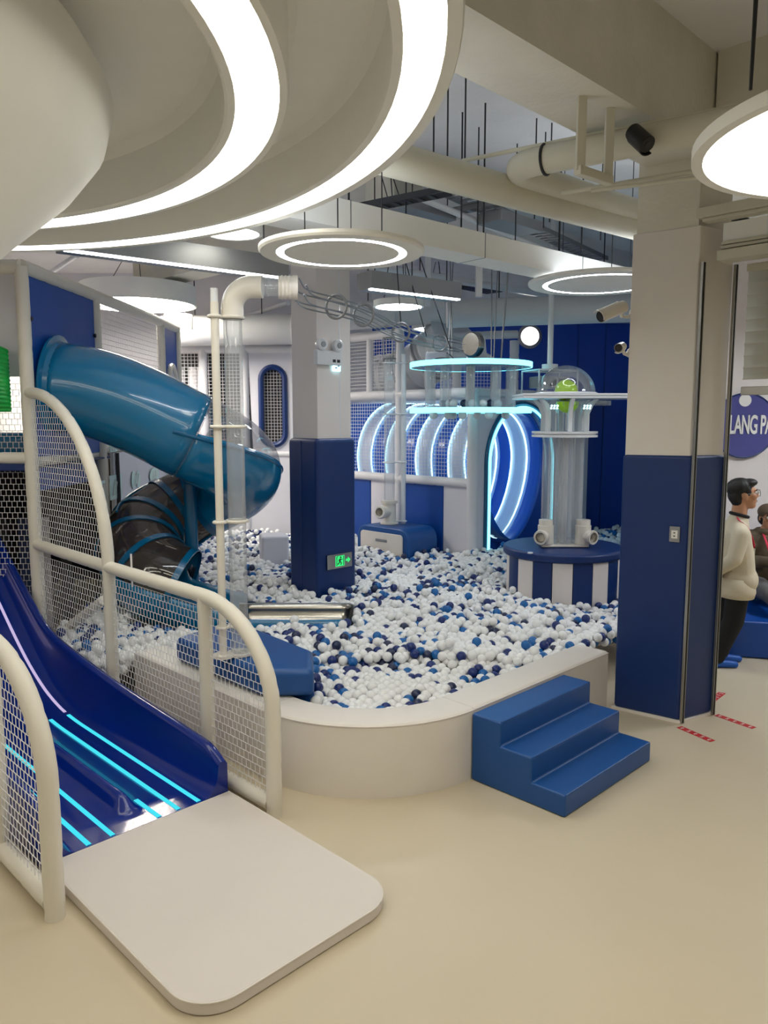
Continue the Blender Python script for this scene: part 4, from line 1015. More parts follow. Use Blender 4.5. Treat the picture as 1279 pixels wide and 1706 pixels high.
ring_lamp(569, 423, .375, 3.2, 'round ceiling disc with a thin glowing ring, in front of the white middle pillar', .10)
ring_lamp(1000, 474, .51, 3.46, 'round ceiling disc with a glowing ring, partly hidden by the right pillar')
def drum_lamp(p, r, h, label, top=None, m=E_DISC, rim=.025, wires=True):
    o = thing('drum_lamp', p, label, 'ceiling lamp', 'round drum lamps with a glowing underside')
    mb = MB(); mb.lathe([(r-rim, .012), (r-rim, 0), (r, 0), (r, h), (0, h)], p, 72); mb.build('drum', LAMPW, o, angle=30)
    mb = MB(); mb.lathe([(0, .006), (r-rim-.002, .006), (r-rim-.002, .012), (0, .012)], p, 72); mb.build('diffuser', m, o)
    for k in range(3 if wires else 0):
        a = 2*PI*k/3+.9; mb = MB(); mb.tube([p+Vector((math.cos(a)*r*.6, math.sin(a)*r*.6, h)), p+Vector((math.cos(a)*r*.08, math.sin(a)*r*.08, 4.69-p.z))], .005, 5); mb.build('hanger_wire', DARKM, o)
    return o
bigdrum = drum_lamp(Vector((1.647, 2.464, 3.1)), .66, .04, 'large round drum lamp cut off by the picture edge at upper right', m=E_RING, rim=.035, wires=False)
q_ = PZ(1250, 150, 3.145)
for s in (0, .02):
    mb = MB(); mb.tube([q_, Vector((q_.x+s, q_.y, 4.69))], .005, 5); mb.build('hanger_wire', DARKM, bigdrum)
drum_lamp(Vector((-3.42, 11.0, 3.84)), .78, .26, 'large round drum lamp above the net of the left play tower', m=E_WARMF)
p = PY(298, 548, 11.3); drum_lamp(Vector((p.x, p.y, p.z)), .20, .2, 'small drum lamp behind the large one at left', m=E_FAR)
drum_lamp(Vector((4.9, 6.4, 3.3)), .5, .1, 'added unseen drum lamp brightening the seating steps, right of the picture', m=E_FAR)  # added lamp out of view, brightens the right wall and seating
p = PZ(388, 390, 3.6); drum_lamp(p, .215, .08, 'small flat round lamp just below the rim of the big ring canopy', m=E_RING)
p = PY(664, 512, 9.0); drum_lamp(p, .29, .07, 'small flat round lamp right of the middle pillar', m=E_FAR)
p = PY(728, 549, 12.3); drum_lamp(p, .40, .06, 'flat round lamp low under the back duct, beyond the wire track', m=E_SOFT)
p = PY(585, 585, 13.0)
def line_lamp(pa, pb, z, label, w_=.10, h=.16):
    a = PZ(*pa, z); b = PZ(*pb, z); d = b-a; L = d.length; d.normalize(); n_ = Vector((-d.y, d.x, 0)); c = (a+b)/2
    o = thing('linear_lamp', c, label, 'ceiling lamp', 'straight lamps under grey housings')
    mb = MB(); mb.box(c+UP*(h/2+.008)+n_*w_*1.2, (L, w_*3.4, h), ax=(d, n_, UP)); mb.build('housing', GALV, o, smooth=False)
    mb = MB(); mb.box(c+UP*.002, (L-.02, w_*.7, .010), ax=(d, n_, UP)); mb.build('glow_strip', E_LINE, o, smooth=False)
    if L > 1.3: mb = MB(); mb.box(c+UP*(h+.012)+n_*w_*1.2, (L-.02, w_*1.6, .008), ax=(d, n_, UP)); mb.build('added_uplight_strip', E_LINE, o, smooth=False)  # extra strip on the housing's hidden top, added to brighten the ceiling
    mb = MB()
    for s in (-.4, 0, .4): mb.tube([c+d*L*s+n_*w_+UP*h, c+d*L*s+n_*w_+UP*(4.69-z)], .006, 5)
    mb.build('hanger_rod', DARKM, o); return o
line_lamp((105, 417), (478, 465), 3.4, 'long straight strip lamp at left, running under the ring canopy', .06)
line_lamp((615, 482), (765, 500), 3.45, 'shorter straight strip lamp right of the middle pillar', .07)

# ================================================================== CEILING SERVICES
def pipe(name, pts, r, m, label, cat='pipe', group=None, n=18, parts=()):
    mb = MB(); mb.tube(pts, r, n); c = Vector(pts[0])
    return tag(mb.build(name, m, loc=c), label, cat, group)
def bend(P, rad, n=8):
    out = [P[0]]
    for i in range(1, len(P)-1):
        a = (P[i-1]-P[i]).normalized(); b = (P[i+1]-P[i]).normalized(); p0 = P[i]+a*rad; p1 = P[i]+b*rad
        for k in range(n+1):
            t = k/n; out.append((p0*(1-t)+P[i]*t)*(1-t)+(P[i]*(1-t)+p1*t)*t)
    return out+[P[-1]]
a = PZ(640, 262, 3.84); b = PZ(1052, 375, 3.84); d = (b-a).normalized()
pipe('ceiling_pipe', [a-d*1.2, a, b, b+d*.25], .105, PIPEM, 'thick cream pipe running diagonally from the ring canopy to the right pillar')
e1 = PZ(1180, 212, 3.93); e2 = PZ(838, 280, 3.93); e3 = PZ(1062, 352, 3.93); dd = (e1-e2).normalized()
o = thing('ceiling_pipe', e2, 'cream pipe with an elbow above the thick diagonal pipe', 'pipe')
mb = MB(); mb.tube(bend([e1+dd*1.2, e2, e3+(e3-e2).normalized()*.3], .28), .088, 18); mb.build('pipe', PIPEM, o)
mb = MB(); mb.torus(e2+dd*.30, .092, .010, dd, 28, 8); mb.build('joint_ring', DARKM, o)
for pa, pb, z, r, lab in (((770, 268), (1192, 183), 4.02, .014, 'thin straight conduit crossing in front of the concrete beam'),
                          ((935, 322), (1160, 285), 3.78, .016, 'upper of two thin conduits running to the large drum lamp'),
                          ((985, 318), (1160, 296), 3.74, .013, 'lower of two thin conduits running to the large drum lamp')):
    a = PZ(*pa, z); b = PZ(*pb, z); dd = (b-a).normalized(); pipe('conduit', [a, b+dd*.35], r, PIPEM, lab, 'conduit', n=10)
h0 = PZ(966, 285, 3.66)
o = thing('pipe_hanger', h0, 'painted steel channel hanger holding the elbow pipe below the beam', 'hanger')
mb = MB(); mb.box(h0+UP*.45, (.05, .04, .90)); mb.build('channel', PIPEM, o, bevel=.003)
h1 = PZ(1012, 300, 3.66); dv = (h1-h0); mb = MB(); mb.box((h0+h1)/2, (dv.length+.05, .05, .05), ax=(dv.normalized(), Vector((-dv.y, dv.x, 0)).normalized(), UP)); mb.build('cross_bar', PIPEM, o, bevel=.003)
mb = MB(); mb.box(h1+UP*.2, (.05, .04, .4)); mb.build('channel', PIPEM, o, bevel=.003)
# trunking
a = PZ(470, 360, 3.52); b = PZ(1015, 474, 3.52); d = (b-a).normalized(); n_ = Vector((-d.y, d.x, 0)); c = (a+b)/2; L = (b-a).length
o = thing('ceiling_trunking', c, 'long grey rectangular trunking slung diagonally under the ceiling', 'trunking')
mb = MB(); mb.box(c+UP*.10+n_*.14, (L+1.2, .28, .19), ax=(d, n_, UP)); mb.build('body', LAMPW, o, bevel=.004)
for s in (-.35, .02, .38):
    mb = MB(); mb.box(c+d*L*s+UP*.10+n_*.14, (.008, .284, .194), ax=(d, n_, UP)); mb.build('joint', GALV, o, smooth=False)
    mb = MB(); mb.tube([c+d*L*s+n_*.02+UP*.19, c+d*L*s+n_*.02+UP*1.17], .007, 6); mb.tube([c+d*L*s+n_*.26+UP*.19, c+d*L*s+n_*.26+UP*1.17], .007, 6); mb.build('hanger_rod', DARKM, o)
# ducts at the back
def duct(pa, pb, Y, r, lab):
    a = PY(*pa, Y); b = PY(*pb, Y); o = thing('air_duct', a, lab, 'duct', 'white ducts at the back')
    d = (b-a).normalized(); mb = MB(); mb.tube([a, b], r, 28); mb.build('duct', DUCTM, o)
    L = (b-a).length
    for t in (.02, .5, .98):
        mb = MB(); mb.torus(a+d*L*t, r+.004, .012, d, 32, 6); mb.build('joint_ring', DUCTM, o)
    mb = MB()
    for t in (.25, .75): mb.tube([a+d*L*t+UP*r, Vector((a+d*L*t).xy.to_3d()+UP*4.69)], .008, 6)
    mb.build('hanger_rod', DARKM, o)
duct((744, 523), (1090, 512), 10.2, .18, 'white duct at the back right with its cut end over the hanging machine')
duct((270, 552), (492, 548), 11.95, .23, 'white duct at the back left behind the clear ball tube')
duct((570, 528), (742, 515), 11.6, .20, 'white duct behind the wire track right of the middle pillar')
a = PY(500, 590, 12.0)
# flat grey ducts / cable trays
def tray(pa, pb, z, wd, lab, rungs=True, m=DARKM):
    a = PZ(*pa, z); b = PZ(*pb, z); d = (b-a); L = d.length; d.normalize(); n_ = Vector((-d.y, d.x, 0)); o = thing('cable_tray', (a+b)/2, lab, 'cable tray', 'cable trays')
    for s in (-1, 1):
        mb = MB(); mb.box((a+b)/2+n_*s*wd/2, (L, .012, .05), ax=(d, n_, UP)); mb.build('side_rail', m, o, smooth=False)
    mb = MB()
    for i in range(int(L/.12)): mb.box(a+d*(.06+.12*i)-UP*.02, (.05, wd, .012), ax=(d, n_, UP))
    mb.build('rungs', m, o, smooth=False); return o
tray((575, 352), (745, 318), 4.1, .14, 'dark perforated cable tray right of the ring canopy')
tray((690, 365), (830, 338), 4.3, .10, 'thin dark cable tray behind the first one', m=GALV)
tray((735, 312), (1000, 432), 4.35, .20, 'long grey cable tray beyond the thick cream pipe', m=GALV)
for i, (px, py, lab) in enumerate(((700, 352, 'grey box slung above the trunking left of centre'), (850, 372, 'grey box slung above the trunking near its middle'), (800, 478, 'dark flat ceiling recess panel above the back duct'))):
    p = PZ(px, py, 4.2); tag(MB().box(p, (.7, .30, .10), rot=PI/4).build('ceiling_box', GALV if i < 2 else DARKM, loc=p, bevel=.006), lab, 'ceiling box')
# threaded rods
k = 0
for px, py, z in ((722, 262, 4.05), (774, 275, 4.0), (676, 372, 3.9), (795, 395, 3.8), (858, 412, 3.8), (930, 432, 3.8), (1000, 400, 3.9), (890, 365, 3.9), (905, 380, 3.9), (915, 370, 3.9), (745, 275, 4.05)):
    p = PZ(px, py, z); o = pipe('threaded_rod', [p, Vector((p.x, p.y, 4.69))], .006, DARKM, 'thin dark threaded rod hanging from the ceiling among the pipes', 'rod', 'threaded ceiling rods', n=6)
# long white sprinkler pipes in the far ceiling
for i, (pa, pb, z, r, lab) in enumerate((((600, 470), (1040, 560), 3.9, .03, 'thin white ceiling pipe passing over the hanging machine'), ((480, 505), (300, 560), 4.0, .035, 'thin white ceiling pipe behind the clear ball tube'),
                                         ((700, 330), (930, 425), 4.2, .03, 'white sprinkler pipe beyond the thick cream pipe'), ((130, 425), (60, 470), 4.0, .03, 'thin white ceiling pipe above the left play tower'), ((620, 445), (1000, 505), 4.1, .05, 'white ceiling pipe running behind the trunking'))):
    pipe('ceiling_pipe', [PZ(*pa, z), PZ(*pb, z)], r, PVCC, lab, 'pipe', n=10)
for px, py, Y, z1, lab in ((797, 455, 8.6, 4.69, 'white square drop tube left of the far ring lamp'), (712, 470, 9.6, 4.69, 'white square drop tube beside the wire track')):
    p = PY(px, py+40, Y); tag(MB().box(Vector((p.x, Y, (p.z+z1)/2)), (.07, .07, z1-p.z)).build('drop_tube', PVCC, loc=p, smooth=False), lab, 'tube')

# projector on its pole
p = PY(915, 640, 9.6)
o = thing('projector', p, 'white projector in an open cage hanging from a pole, left of the dome', 'projector')
mb = MB(); mb.box(p+UP*.02, (.40, .30, .14), rot=.35); mb.build('body', GALV, o, bevel=.01)
mb = MB(); R3 = Matrix.Rotation(.35, 3, 'Z')
cn = [p+R3 @ Vector((x*.27, y*.2, z)) for z in (-.16, .16) for y in (-1, 1) for x in (-1, 1)]
for i, j in ((0, 1), (2, 3), (4, 5), (6, 7), (0, 2), (1, 3), (4, 6), (5, 7), (0, 4), (1, 5), (2, 6), (3, 7)): mb.tube([cn[i], cn[j]], .011, 6)
mb.build('cage', PVCC, o)
mb = MB(); mb.lathe([(0, 0), (.05, 0), (.055, .05), (.035, .055), (.03, .04), (0, .04)], p+R3 @ Vector((-.08, -.15, .02)), 20, axis=R3 @ Vector((0, -1, 0))); mb.build('lens', BLACK, o)
mb = MB()
for i in range(6): mb.box(p+R3 @ Vector((.04+.022*i, -.151, .03)), (.010, .006, .06), rot=.35)
mb.build('vent', DARKM, o, smooth=False)
mb = MB(); mb.tube([p+UP*.16, p+UP*.24, p+UP*.241, Vector((p.x, p.y, 4.69))], [.10, .10, .035, .035], 14); mb.build('ceiling_pole', PVCC, o)

# security cameras
def secam(p, d, label, body=PVC, L=.17, r=.042, mount=None, front=BLACK):
    d = Vector(d).normalized(); o = thing('security_camera', p, label, 'security camera', 'security cameras')
    mb = MB(); mb.tube([p-d*L*.5, p+d*L*.5], r, 18); mb.build('body', body, o)
    mb = MB(); mb.lathe([(r+.008, -L*.3), (r+.010, L*.62), (r+.004, L*.62), (r+.003, -L*.3)], p, 18, a0=.2, a1=PI-.2, axis=d); mb.build('hood', body, o)
    mb = MB(); mb.tube([p+d*(L*.5), p+d*(L*.5+.006)], r*.9, 18); mb.build('lens_face', front, o)
    mb = MB(); mb.tube([p+d*(L*.5+.006), p+d*(L*.5+.010)], r*.4, 12); mb.build('lens', DARKM, o)
    if mount is not None:
        q = Vector(mount); mb = MB(); m_ = Vector((p.x, p.y, q.z)) if abs(q.z-p.z) > .12 else p.lerp(q, .5)-UP*.05
        mb.tube([p-d*L*.3, m_.lerp(p-d*L*.3, .3), m_.lerp(q, .4), q], .014, 8); mb.build('arm', PVC, o)
        mb = MB(); mb.ball(q, .04, 12, 8); mb.build('mount_ball', PVC, o)
p = PZ(1066, 230, 3.90); q = PZ(1118, 238, 3.92)
secam(p, (.30, -.62, -.62), 'black bullet security camera on a white arm below the beam, top right', BLACK, .16, .05, q)
p = PY(1020, 519, 5.75); secam(p, (-.8, -.45, -.35), 'larger white security camera at the left edge of the right pillar', PVC, .24, .045, PA+Vector((.07, .05, p.z)))
p = PY(1033, 578, 5.85); secam(p, (-.5, -.8, -.2), 'smaller white security camera below the other one on the right pillar', PVC, .10, .032, PA+Vector((.07, .08, p.z-.04)))

# ================================================================== RIGHT ZONE: STEPS, SIGN
s0_ = Vector((2.95, 7.12, 0))
mb = MB(); mb.prism([(2.95, 7.22), (3.9, 6.98), (5.2, 7.2), (5.2, 7.95), (2.95, 7.95)], .002, .36); tag(mb.build('foam_platform', ROYAL, bevel=.03, seg=4, loc=(4, 7.4, 0)), 'lower blue foam seating step behind the standing person', 'seat step')
mb = MB(); mb.prism([(2.95, 7.96), (5.2, 7.96), (5.2, 8.66), (2.95, 8.66)], .002, .66); tag(mb.build('foam_platform', STEPB, bevel=.03, seg=4, loc=(4, 8.3, 0)), 'upper blue foam seating step along the white wall at right', 'seat step')
SGY = 8.67; sc2 = PY(1238, 709, SGY); rs = 53/FOC*SGY
o = thing('round_sign', Vector((sc2.x, SGY, sc2.z)), 'round glossy violet-blue wall sign reading LANG PA behind the standing person', 'sign')
SIGN = mat('sign_violet', (78, 80, 150), .12, coat=1); 
mb = MB(); mb.lathe([(0, -.03), (rs-.012, -.03), (rs, -.022), (rs, 0), (0, 0)], (sc2.x, SGY, sc2.z), 64, axis=(0, 1, 0)); mb.build('disc', SIGN, o, angle=30)
wd = PY(1241, 667, SGY-.03); mb = MB(); mb.lathe([(0, -.006), (.068, -.006), (.07, 0), (0, 0)], wd, 32, axis=(0, 1, 0)); mb.build('reflection_dot', WHITE, o)  # white disc puts a lamp's reflection into the sign's colour
mb = MB(); mb.torus((sc2.x, SGY-.028, sc2.z), rs-.004, .010, (0, 1, 0), 64, 8); mb.build('rim', NAVY, o)
fc_ = bpy.data.curves.new('letters', 'FONT'); fc_.body = 'LANG PA'; fc_.size = .29; fc_.extrude = .006; fc_.offset = .006; fc_.space_character = .92
fo = bpy.data.objects.new('letters', fc_); COL.objects.link(fo); bpy.context.view_layer.update()
me = bpy.data.meshes.new_from_object(fo.evaluated_get(bpy.context.evaluated_depsgraph_get())); bpy.data.objects.remove(fo)
xs = [v.co.x for v in me.vertices]; wdt = max(xs)-min(xs)
lp = PY(1212, 722, SGY); rp = PY(1284, 718, SGY); sx = (rp.x-lp.x)/wdt
for v in me.vertices: v.co = Vector(((v.co.x-min(xs))*sx+lp.x-sc2.x, -v.co.z-.038, v.co.y*1.0+lp.z-sc2.z))
me.materials.clear(); me.materials.append(WHITE); lo = bpy.data.objects.new('letters', me); COL.objects.link(lo); lo.parent = o; lo['_loc'] = o['_loc']

# ================================================================== PEOPLE
SKIN = mat('skin', (196, 142, 108), .5, var=.04); HAIR = mat('black_hair', (18, 15, 14), .55, var=.2, bump=.3, bscale=90)
SWEAT = mat('beige_sweater', (214, 203, 178), .85, var=.05, bump=.2, bscale=160); TROU = mat('black_trousers', (16, 16, 18), .8, var=.1)
SHOE = mat('blue_shoe_cover', (24, 92, 190), .5); RED = mat('red_lanyard', (206, 40, 74), .6); CAMO = mat('camouflage_jacket', (92, 80, 64), .85, var=.55, scale=14)
GREYP = mat('grey_trousers', (110, 108, 108), .9, var=.3, scale=60); CAP = mat('brown_cap', (92, 74, 58), .8, var=.3, scale=20)
def remesh(o, vox, smooth=6):
    m = o.modifiers.new('skin', 'REMESH'); m.mode = 'VOXEL'; m.voxel_size = vox; m.use_smooth_shade = True
    if smooth:
        s = o.modifiers.new('smooth', 'SMOOTH'); s.iterations = smooth; s.factor = .5
    return o
def chain(mb, pts, rs, n=14):
    for a, b, ra, rb in zip(pts, pts[1:], rs, rs[1:]): mb.capsule(a, b, ra, rb, n)
def hand(mb, wrist, d, palm_n, s=1.0, curl=.5, thumb=1):
    d = Vector(d).normalized(); pn = Vector(palm_n); pn = (pn-d*pn.dot(d)).normalized(); sd = d.cross(pn)*thumb
    w_ = Vector(wrist); c = w_+d*.05*s
    for k in range(4):
        off = (k-1.5)*.019*s; a = w_+d*.012*s+sd*off*.7; b = w_+d*.09*s+sd*off; mb.capsule(a, b, .013*s, .011*s, 8)
        L = (.042, .048, .045, .036)[3-k]*s; e1 = b+(d*math.cos(curl)+pn*math.sin(curl))*L; e2 = e1+(d*math.cos(curl*2.1)+pn*math.sin(curl*2.1))*L*.8
        mb.capsule(b, e1, .0095*s, .009*s, 8); mb.capsule(e1, e2, .009*s, .0075*s, 8)
    a = w_+d*.03*s+sd*.022*s; b = a+(d*.6+sd*.75+pn*.3).normalized()*.04*s; mb.capsule(a, b, .013*s, .011*s, 8); mb.capsule(b, b+(d*.9+sd*.2+pn*.35).normalized()*.035*s, .0105*s, .008*s, 8)
def head(mb, c, f, s=1.0, n_=UP):
    # face built from overlapping masses: skull, jaw, nose, lips, brow, ears; f = facing direction
    f = Vector(f).normalized(); up = (UP-f*f.z).normalized(); r = f.cross(up); c = Vector(c)
    def E(p, rad, k=14):
        b0 = MB().ball((0, 0, 0), 1, k, 10); q = c+f*p[0]*s+r*p[1]*s+up*p[2]*s
        mb.add([q+f*v[0]*rad[0]*s+r*v[1]*rad[1]*s+up*v[2]*rad[2]*s for v in b0.v], b0.f)
    E((-.012, 0, .03), (.098, .076, .095)); E((.03, 0, -.035), (.062, .062, .075)); E((.052, 0, -.085), (.035, .036, .026))
    E((.07, 0, .038), (.024, .055, .016)); E((.096, 0, -.012), (.017, .015, .016)); mb.capsule(c+f*.085*s+up*.025*s, c+f*.104*s-up*.010*s, .009*s, .012*s, 8)
    E((.084, 0, -.048), (.014, .024, .007)); E((.082, 0, -.060), (.013, .021, .008))
    for t in (-1, 1): E((.058, t*.044, -.012), (.03, .024, .026)); E((-.008, t*.078, -.01), (.020, .009, .032))
    return f, r, up
def face_extras(par, c, f, s=1.0, glasses=True, gm=None):
    f = Vector(f).normalized(); up = (UP-f*f.z).normalized(); r = f.cross(up); c = Vector(c)
    for t in (-1, 1):
        mb = MB(); mb.ball(c+f*.079*s+r*t*.031*s+up*.014*s, .013*s, 10, 8); e = mb.build('eye', WHITE, par)
        mb = MB(); mb.ball(c+f*.0885*s+r*t*.031*s+up*.014*s, .0062*s, 8, 6); mb.build('iris', BLACK, e)
        mb = MB(); mb.tube([c+f*.092*s+r*t*.012*s+up*.035*s, c+f*.092*s+r*t*.032*s+up*.040*s, c+f*.080*s+r*t*.05*s+up*.034*s], .004*s, 6); mb.build('eyebrow', HAIR, par)
    mb = MB(); mb.tube([c+f*.088*s-r*.02*s-up*.054*s, c+f*.0985*s-up*.0535*s, c+f*.088*s+r*.02*s-up*.054*s], .003*s, 6); mb.build('mouth', RED if False else CAP, par)
    if glasses:
        mb = MB()
        for t in (-1, 1):
            mb.torus(c+f*.106*s+r*t*.034*s+up*.012*s, .025*s, .0022*s, f, 20, 6); mb.tube([c+f*.104*s+r*t*.058*s+up*.018*s, c+f*.0*s+r*t*.084*s+up*.014*s], .0022*s, 5)
        mb.tube([c+f*.108*s-r*.009*s+up*.014*s, c+f*.108*s+r*.009*s+up*.014*s], .002*s, 5); mb.build('glasses', gm or ALUM, par)
PYC = 6.92
def pp1(px, py, dy=0): p = PY(px, py, PYC); return Vector((p.x, PYC+dy, p.z))
hc = pp1(1238.5, 825); fdir = Vector((1, -.12, .10)).normalized()
nb_ = pp1(1229, 864); hipc = pp1(1224, 965)
o = thing('person', Vector((hipc.x, hipc.y, 0)), 'person in beige sweater, black trousers and red lanyard standing beside the right pillar, facing right', 'person')
kR = pp1(1214, 1030, -.09); aR = Vector((PZ(1203, 1105, .09).x+.02, 6.83, .085)); kL = pp1(1221, 1030, .10); aL = Vector((kL.x-.06, 7.0, .085))
shR = pp1(1217, 887, -.20); shL = pp1(1222, 887, .20); elR = pp1(1203, 924, -.24); wrR = pp1(1190, 951, -.05); elL = pp1(1208, 926, .24); wrL = pp1(1188, 953, .06)
mb = MB()
head(mb, hc, fdir, 1.16); mb.capsule(hc-fdir*.02-UP*.05, nb_, .066, .070); mb.capsule(nb_, nb_-UP*.06, .07, .10)
chain(mb, [pp1(1226, 895), pp1(1227, 925), hipc], [.12, .12, .12])
chain(mb, [hipc+Vector((0, -.09, 0)), kR, aR], [.085, .055, .038]); chain(mb, [hipc+Vector((0, .09, 0)), kL, aL], [.085, .055, .038])
for a in (aR, aL): mb.capsule(a-UP*.045, a+Vector((.15, -.02, -.055)), .036, .028)
chain(mb, [shR, elR, wrR], [.05, .042, .028]); chain(mb, [shL, elL, wrL], [.05, .042, .028])
mb.capsule(nb_-UP*.05, shR, .06, .05); mb.capsule(nb_-UP*.05, shL, .06, .05)
hand(mb, wrR, (-.5, .75, -.35), (-.2, .3, 1), 1, .5, 1); hand(mb, wrL, (-.5, -.7, -.45), (.2, .1, 1), 1, .5, -1)
body = remesh(mb.build('body', SKIN, o), .008, 3); face_extras(o, hc, fdir, 1.16)
mb = MB()
up_ = (UP-fdir*fdir.z).normalized(); rt_ = fdir.cross(up_)
def HE(p, rad):
    b0 = MB().ball((0, 0, 0), 1, 16, 10); q = hc+fdir*p[0]+rt_*p[1]+up_*p[2]; mb.add([hc+(q-hc)*1.09+(fdir*v[0]*rad[0]+rt_*v[1]*rad[1]+up_*v[2]*rad[2])*1.09 for v in b0.v], b0.f)
HE((-.03, 0, .065), (.108, .090, .085)); HE((.045, 0, .100), (.068, .074, .036)); HE((-.06, 0, .01), (.066, .080, .085)); HE((-.055, 0, -.05), (.045, .066, .045)); HE((.075, .015, .098), (.032, .045, .022))
for t in (-1, 1): HE((.012, t*.074, .032), (.03, .012, .035))
remesh(mb.build('hair', HAIR, o), .008, 2)
mb = MB(); chain(mb, [nb_-UP*.03, pp1(1224, 893), pp1(1229, 925), pp1(1229, 948), hipc+UP*.0], [.095, .135, .138, .146, .142], 18)
for dy in (-.1, .1): mb.capsule(pp1(1222, 890, dy), pp1(1228, 952, dy*.9), .105, .115, 16)
mb.capsule(hipc+Vector((.02, -.07, .01)), hipc+Vector((.02, .07, .01)), .15, .15, 18)
chain(mb, [shR, elR, wrR], [.078, .068, .048]); chain(mb, [shL, elL, wrL], [.078, .068, .048]); mb.capsule(nb_-UP*.06, shR, .08, .078); mb.capsule(nb_-UP*.06, shL, .08, .078)
sweater = remesh(mb.build('sweater', SWEAT, o), .012, 6)
mb = MB(); rows = []
for z, e in ((.03, .002), (-.10, .012), (-.15, .0)):
    rows.append([hipc+Vector((.152*math.cos(a)+e*math.cos(a), (.205+e)*math.sin(a), z)) for a in np.linspace(0, 2*PI, 33)[:-1]])
mb.strip(rows, closed=True); mb.build('sweater_hem', SWEAT, sweater, solid=.012)
mb = MB(); chain(mb, [hipc+Vector((.0, -.09, .02)), kR, aR+UP*.02], [.108, .092, .075]); chain(mb, [hipc+Vector((.0, .09, .02)), kL, aL+UP*.02], [.108, .092, .075]); mb.capsule(hipc+Vector((0, -.08, .0)), hipc+Vector((0, .08, 0)), .108, .108)
remesh(mb.build('trousers', TROU, o), .012, 6)
for a in (aR, aL):
    mb = MB(); mb.capsule(a-UP*.045, a+Vector((.16, -.02, -.053)), .040, .032); mb.capsule(a-UP*.03, a+UP*.03, .042, .045); remesh(mb.build('shoe_cover', SHOE, o), .008, 3)
mb = MB(); L1 = []
for q in ((1227, 858, -.02), (1222, 864, -.10), (1231, 872, -.135), (1240, 888, -.12), (1249, 905, -.07), (1250.5, 912, -.03)): L1.append(pp1(*q))
mb.strip([[p+Vector((-.012, 0, .008)), p+Vector((.012, -.004, -.008))] for p in catmull(L1, 5)]); mb.build('lanyard', RED, o, solid=.004)
mb = MB(); mb.box(pp1(1250.5, 921, -.03), (.012, .07, .10)); mb.build('badge', SHUT, o, bevel=.003)
mb = MB(); mb.torus(nb_+UP*.035+Vector((.010, 0, 0)), .076, .015, (.25, 0, 1), 24, 8); mb.build('shirt_collar', TROU, o)

# seated person at the very edge
SY_ = 7.75
def pp2(px, py, Y=SY_): return PY(px, py, Y)
hc2 = pp2(1280, 862); f2 = Vector((-.15, -1, -.1)).normalized(); seat = pp2(1290, 965); seat.z = .80; nk = hc2-UP*.14+Vector((0, .02, 0))
seat = Vector((hc2.x+.02, SY_+.06, .47))
o = thing('person', Vector((seat.x, seat.y, 0)), 'person in brown cap and camouflage jacket sitting on blue steps at the right edge', 'person')
kn1 = Vector((seat.x-.17, 7.30, .56)); kn2 = Vector((seat.x+.17, 7.30, .56)); an1 = Vector((seat.x-.12, 7.12, .445)); an2 = Vector((seat.x+.12, 7.12, .445))
s1, s2 = nk+Vector((-.19, .02, -.07)), nk+Vector((.19, .02, -.07)); e1_, e2_ = nk+Vector((-.25, -.08, -.30)), nk+Vector((.25, -.08, -.30)); w1, w2 = nk+Vector((-.07, -.30, -.27)), nk+Vector((.07, -.30, -.27))
mb = MB(); head(mb, hc2, f2, 1.03); mb.capsule(hc2-UP*.05, nk, .055, .06); chain(mb, [nk-UP*.06, nk-UP*.3, seat+UP*.13], [.11, .12, .12])
chain(mb, [s1, e1_, w1], [.05, .042, .028]); chain(mb, [s2, e2_, w2], [.05, .042, .028]); chain(mb, [seat+Vector((-.09, 0, .1)), kn1, an1], [.08, .055, .038]); chain(mb, [seat+Vector((.09, 0, .1)), kn2, an2], [.08, .055, .038])
hand(mb, w1, (.4, -.8, .2), (.5, .2, 0), 1, .6, -1); hand(mb, w2, (-.4, -.8, .2), (-.5, .2, 0), 1, .6, 1)
for a in (an1, an2): mb.capsule(a-UP*.04, a+Vector((0, -.13, -.05)), .034, .028)
remesh(mb.build('body', SKIN, o), .009, 3); face_extras(o, hc2, f2, 1.03, True, BLACK)
mb = MB(); mb.ball(hc2+UP*.055+Vector((0, .02, 0)), (.096, .112, .085), 20, 12); mb.capsule(hc2+Vector((-.05, -.10, .055)), hc2+Vector((.05, -.10, .055)), .026, .026); remesh(mb.build('cap', CAP, o), .009, 2)
mb = MB(); mb.ball(hc2+Vector((0, .035, -.01)), (.088, .085, .085), 16, 10); mb.build('hair', HAIR, o)
mb = MB(); chain(mb, [nk-UP*.05, nk-UP*.15, nk-UP*.35, seat+UP*.12], [.085, .15, .16, .16], 18); chain(mb, [s1, e1_, w1], [.085, .075, .05]); chain(mb, [s2, e2_, w2], [.085, .075, .05]); mb.capsule(s1, s2, .085, .085); mb.torus(nk+UP*.0, .085, .035, n=20)
remesh(mb.build('jacket', CAMO, o), .013, 5)
mb = MB(); chain(mb, [seat+Vector((-.10, .02, .1)), kn1, an1], [.115, .09, .07]); chain(mb, [seat+Vector((.10, .02, .1)), kn2, an2], [.115, .09, .07]); remesh(mb.build('trousers', GREYP, o), .013, 5)
for a in (an1, an2):
    mb = MB(); mb.capsule(a-UP*.04, a+Vector((0, -.14, -.048)), .038, .032); remesh(mb.build('shoe_cover', SHOE, o), .009, 2)
mb = MB(); pL = [nk+Vector((-.07, -.05, 0)), nk+Vector((-.075, -.16, -.10)), nk+Vector((-.03, -.185, -.26))]; mb.strip([[p+Vector((-.011, 0, 0)), p+Vector((.011, 0, 0))] for p in catmull(pL, 5)]); mb.build('lanyard', RED, o, solid=.004)

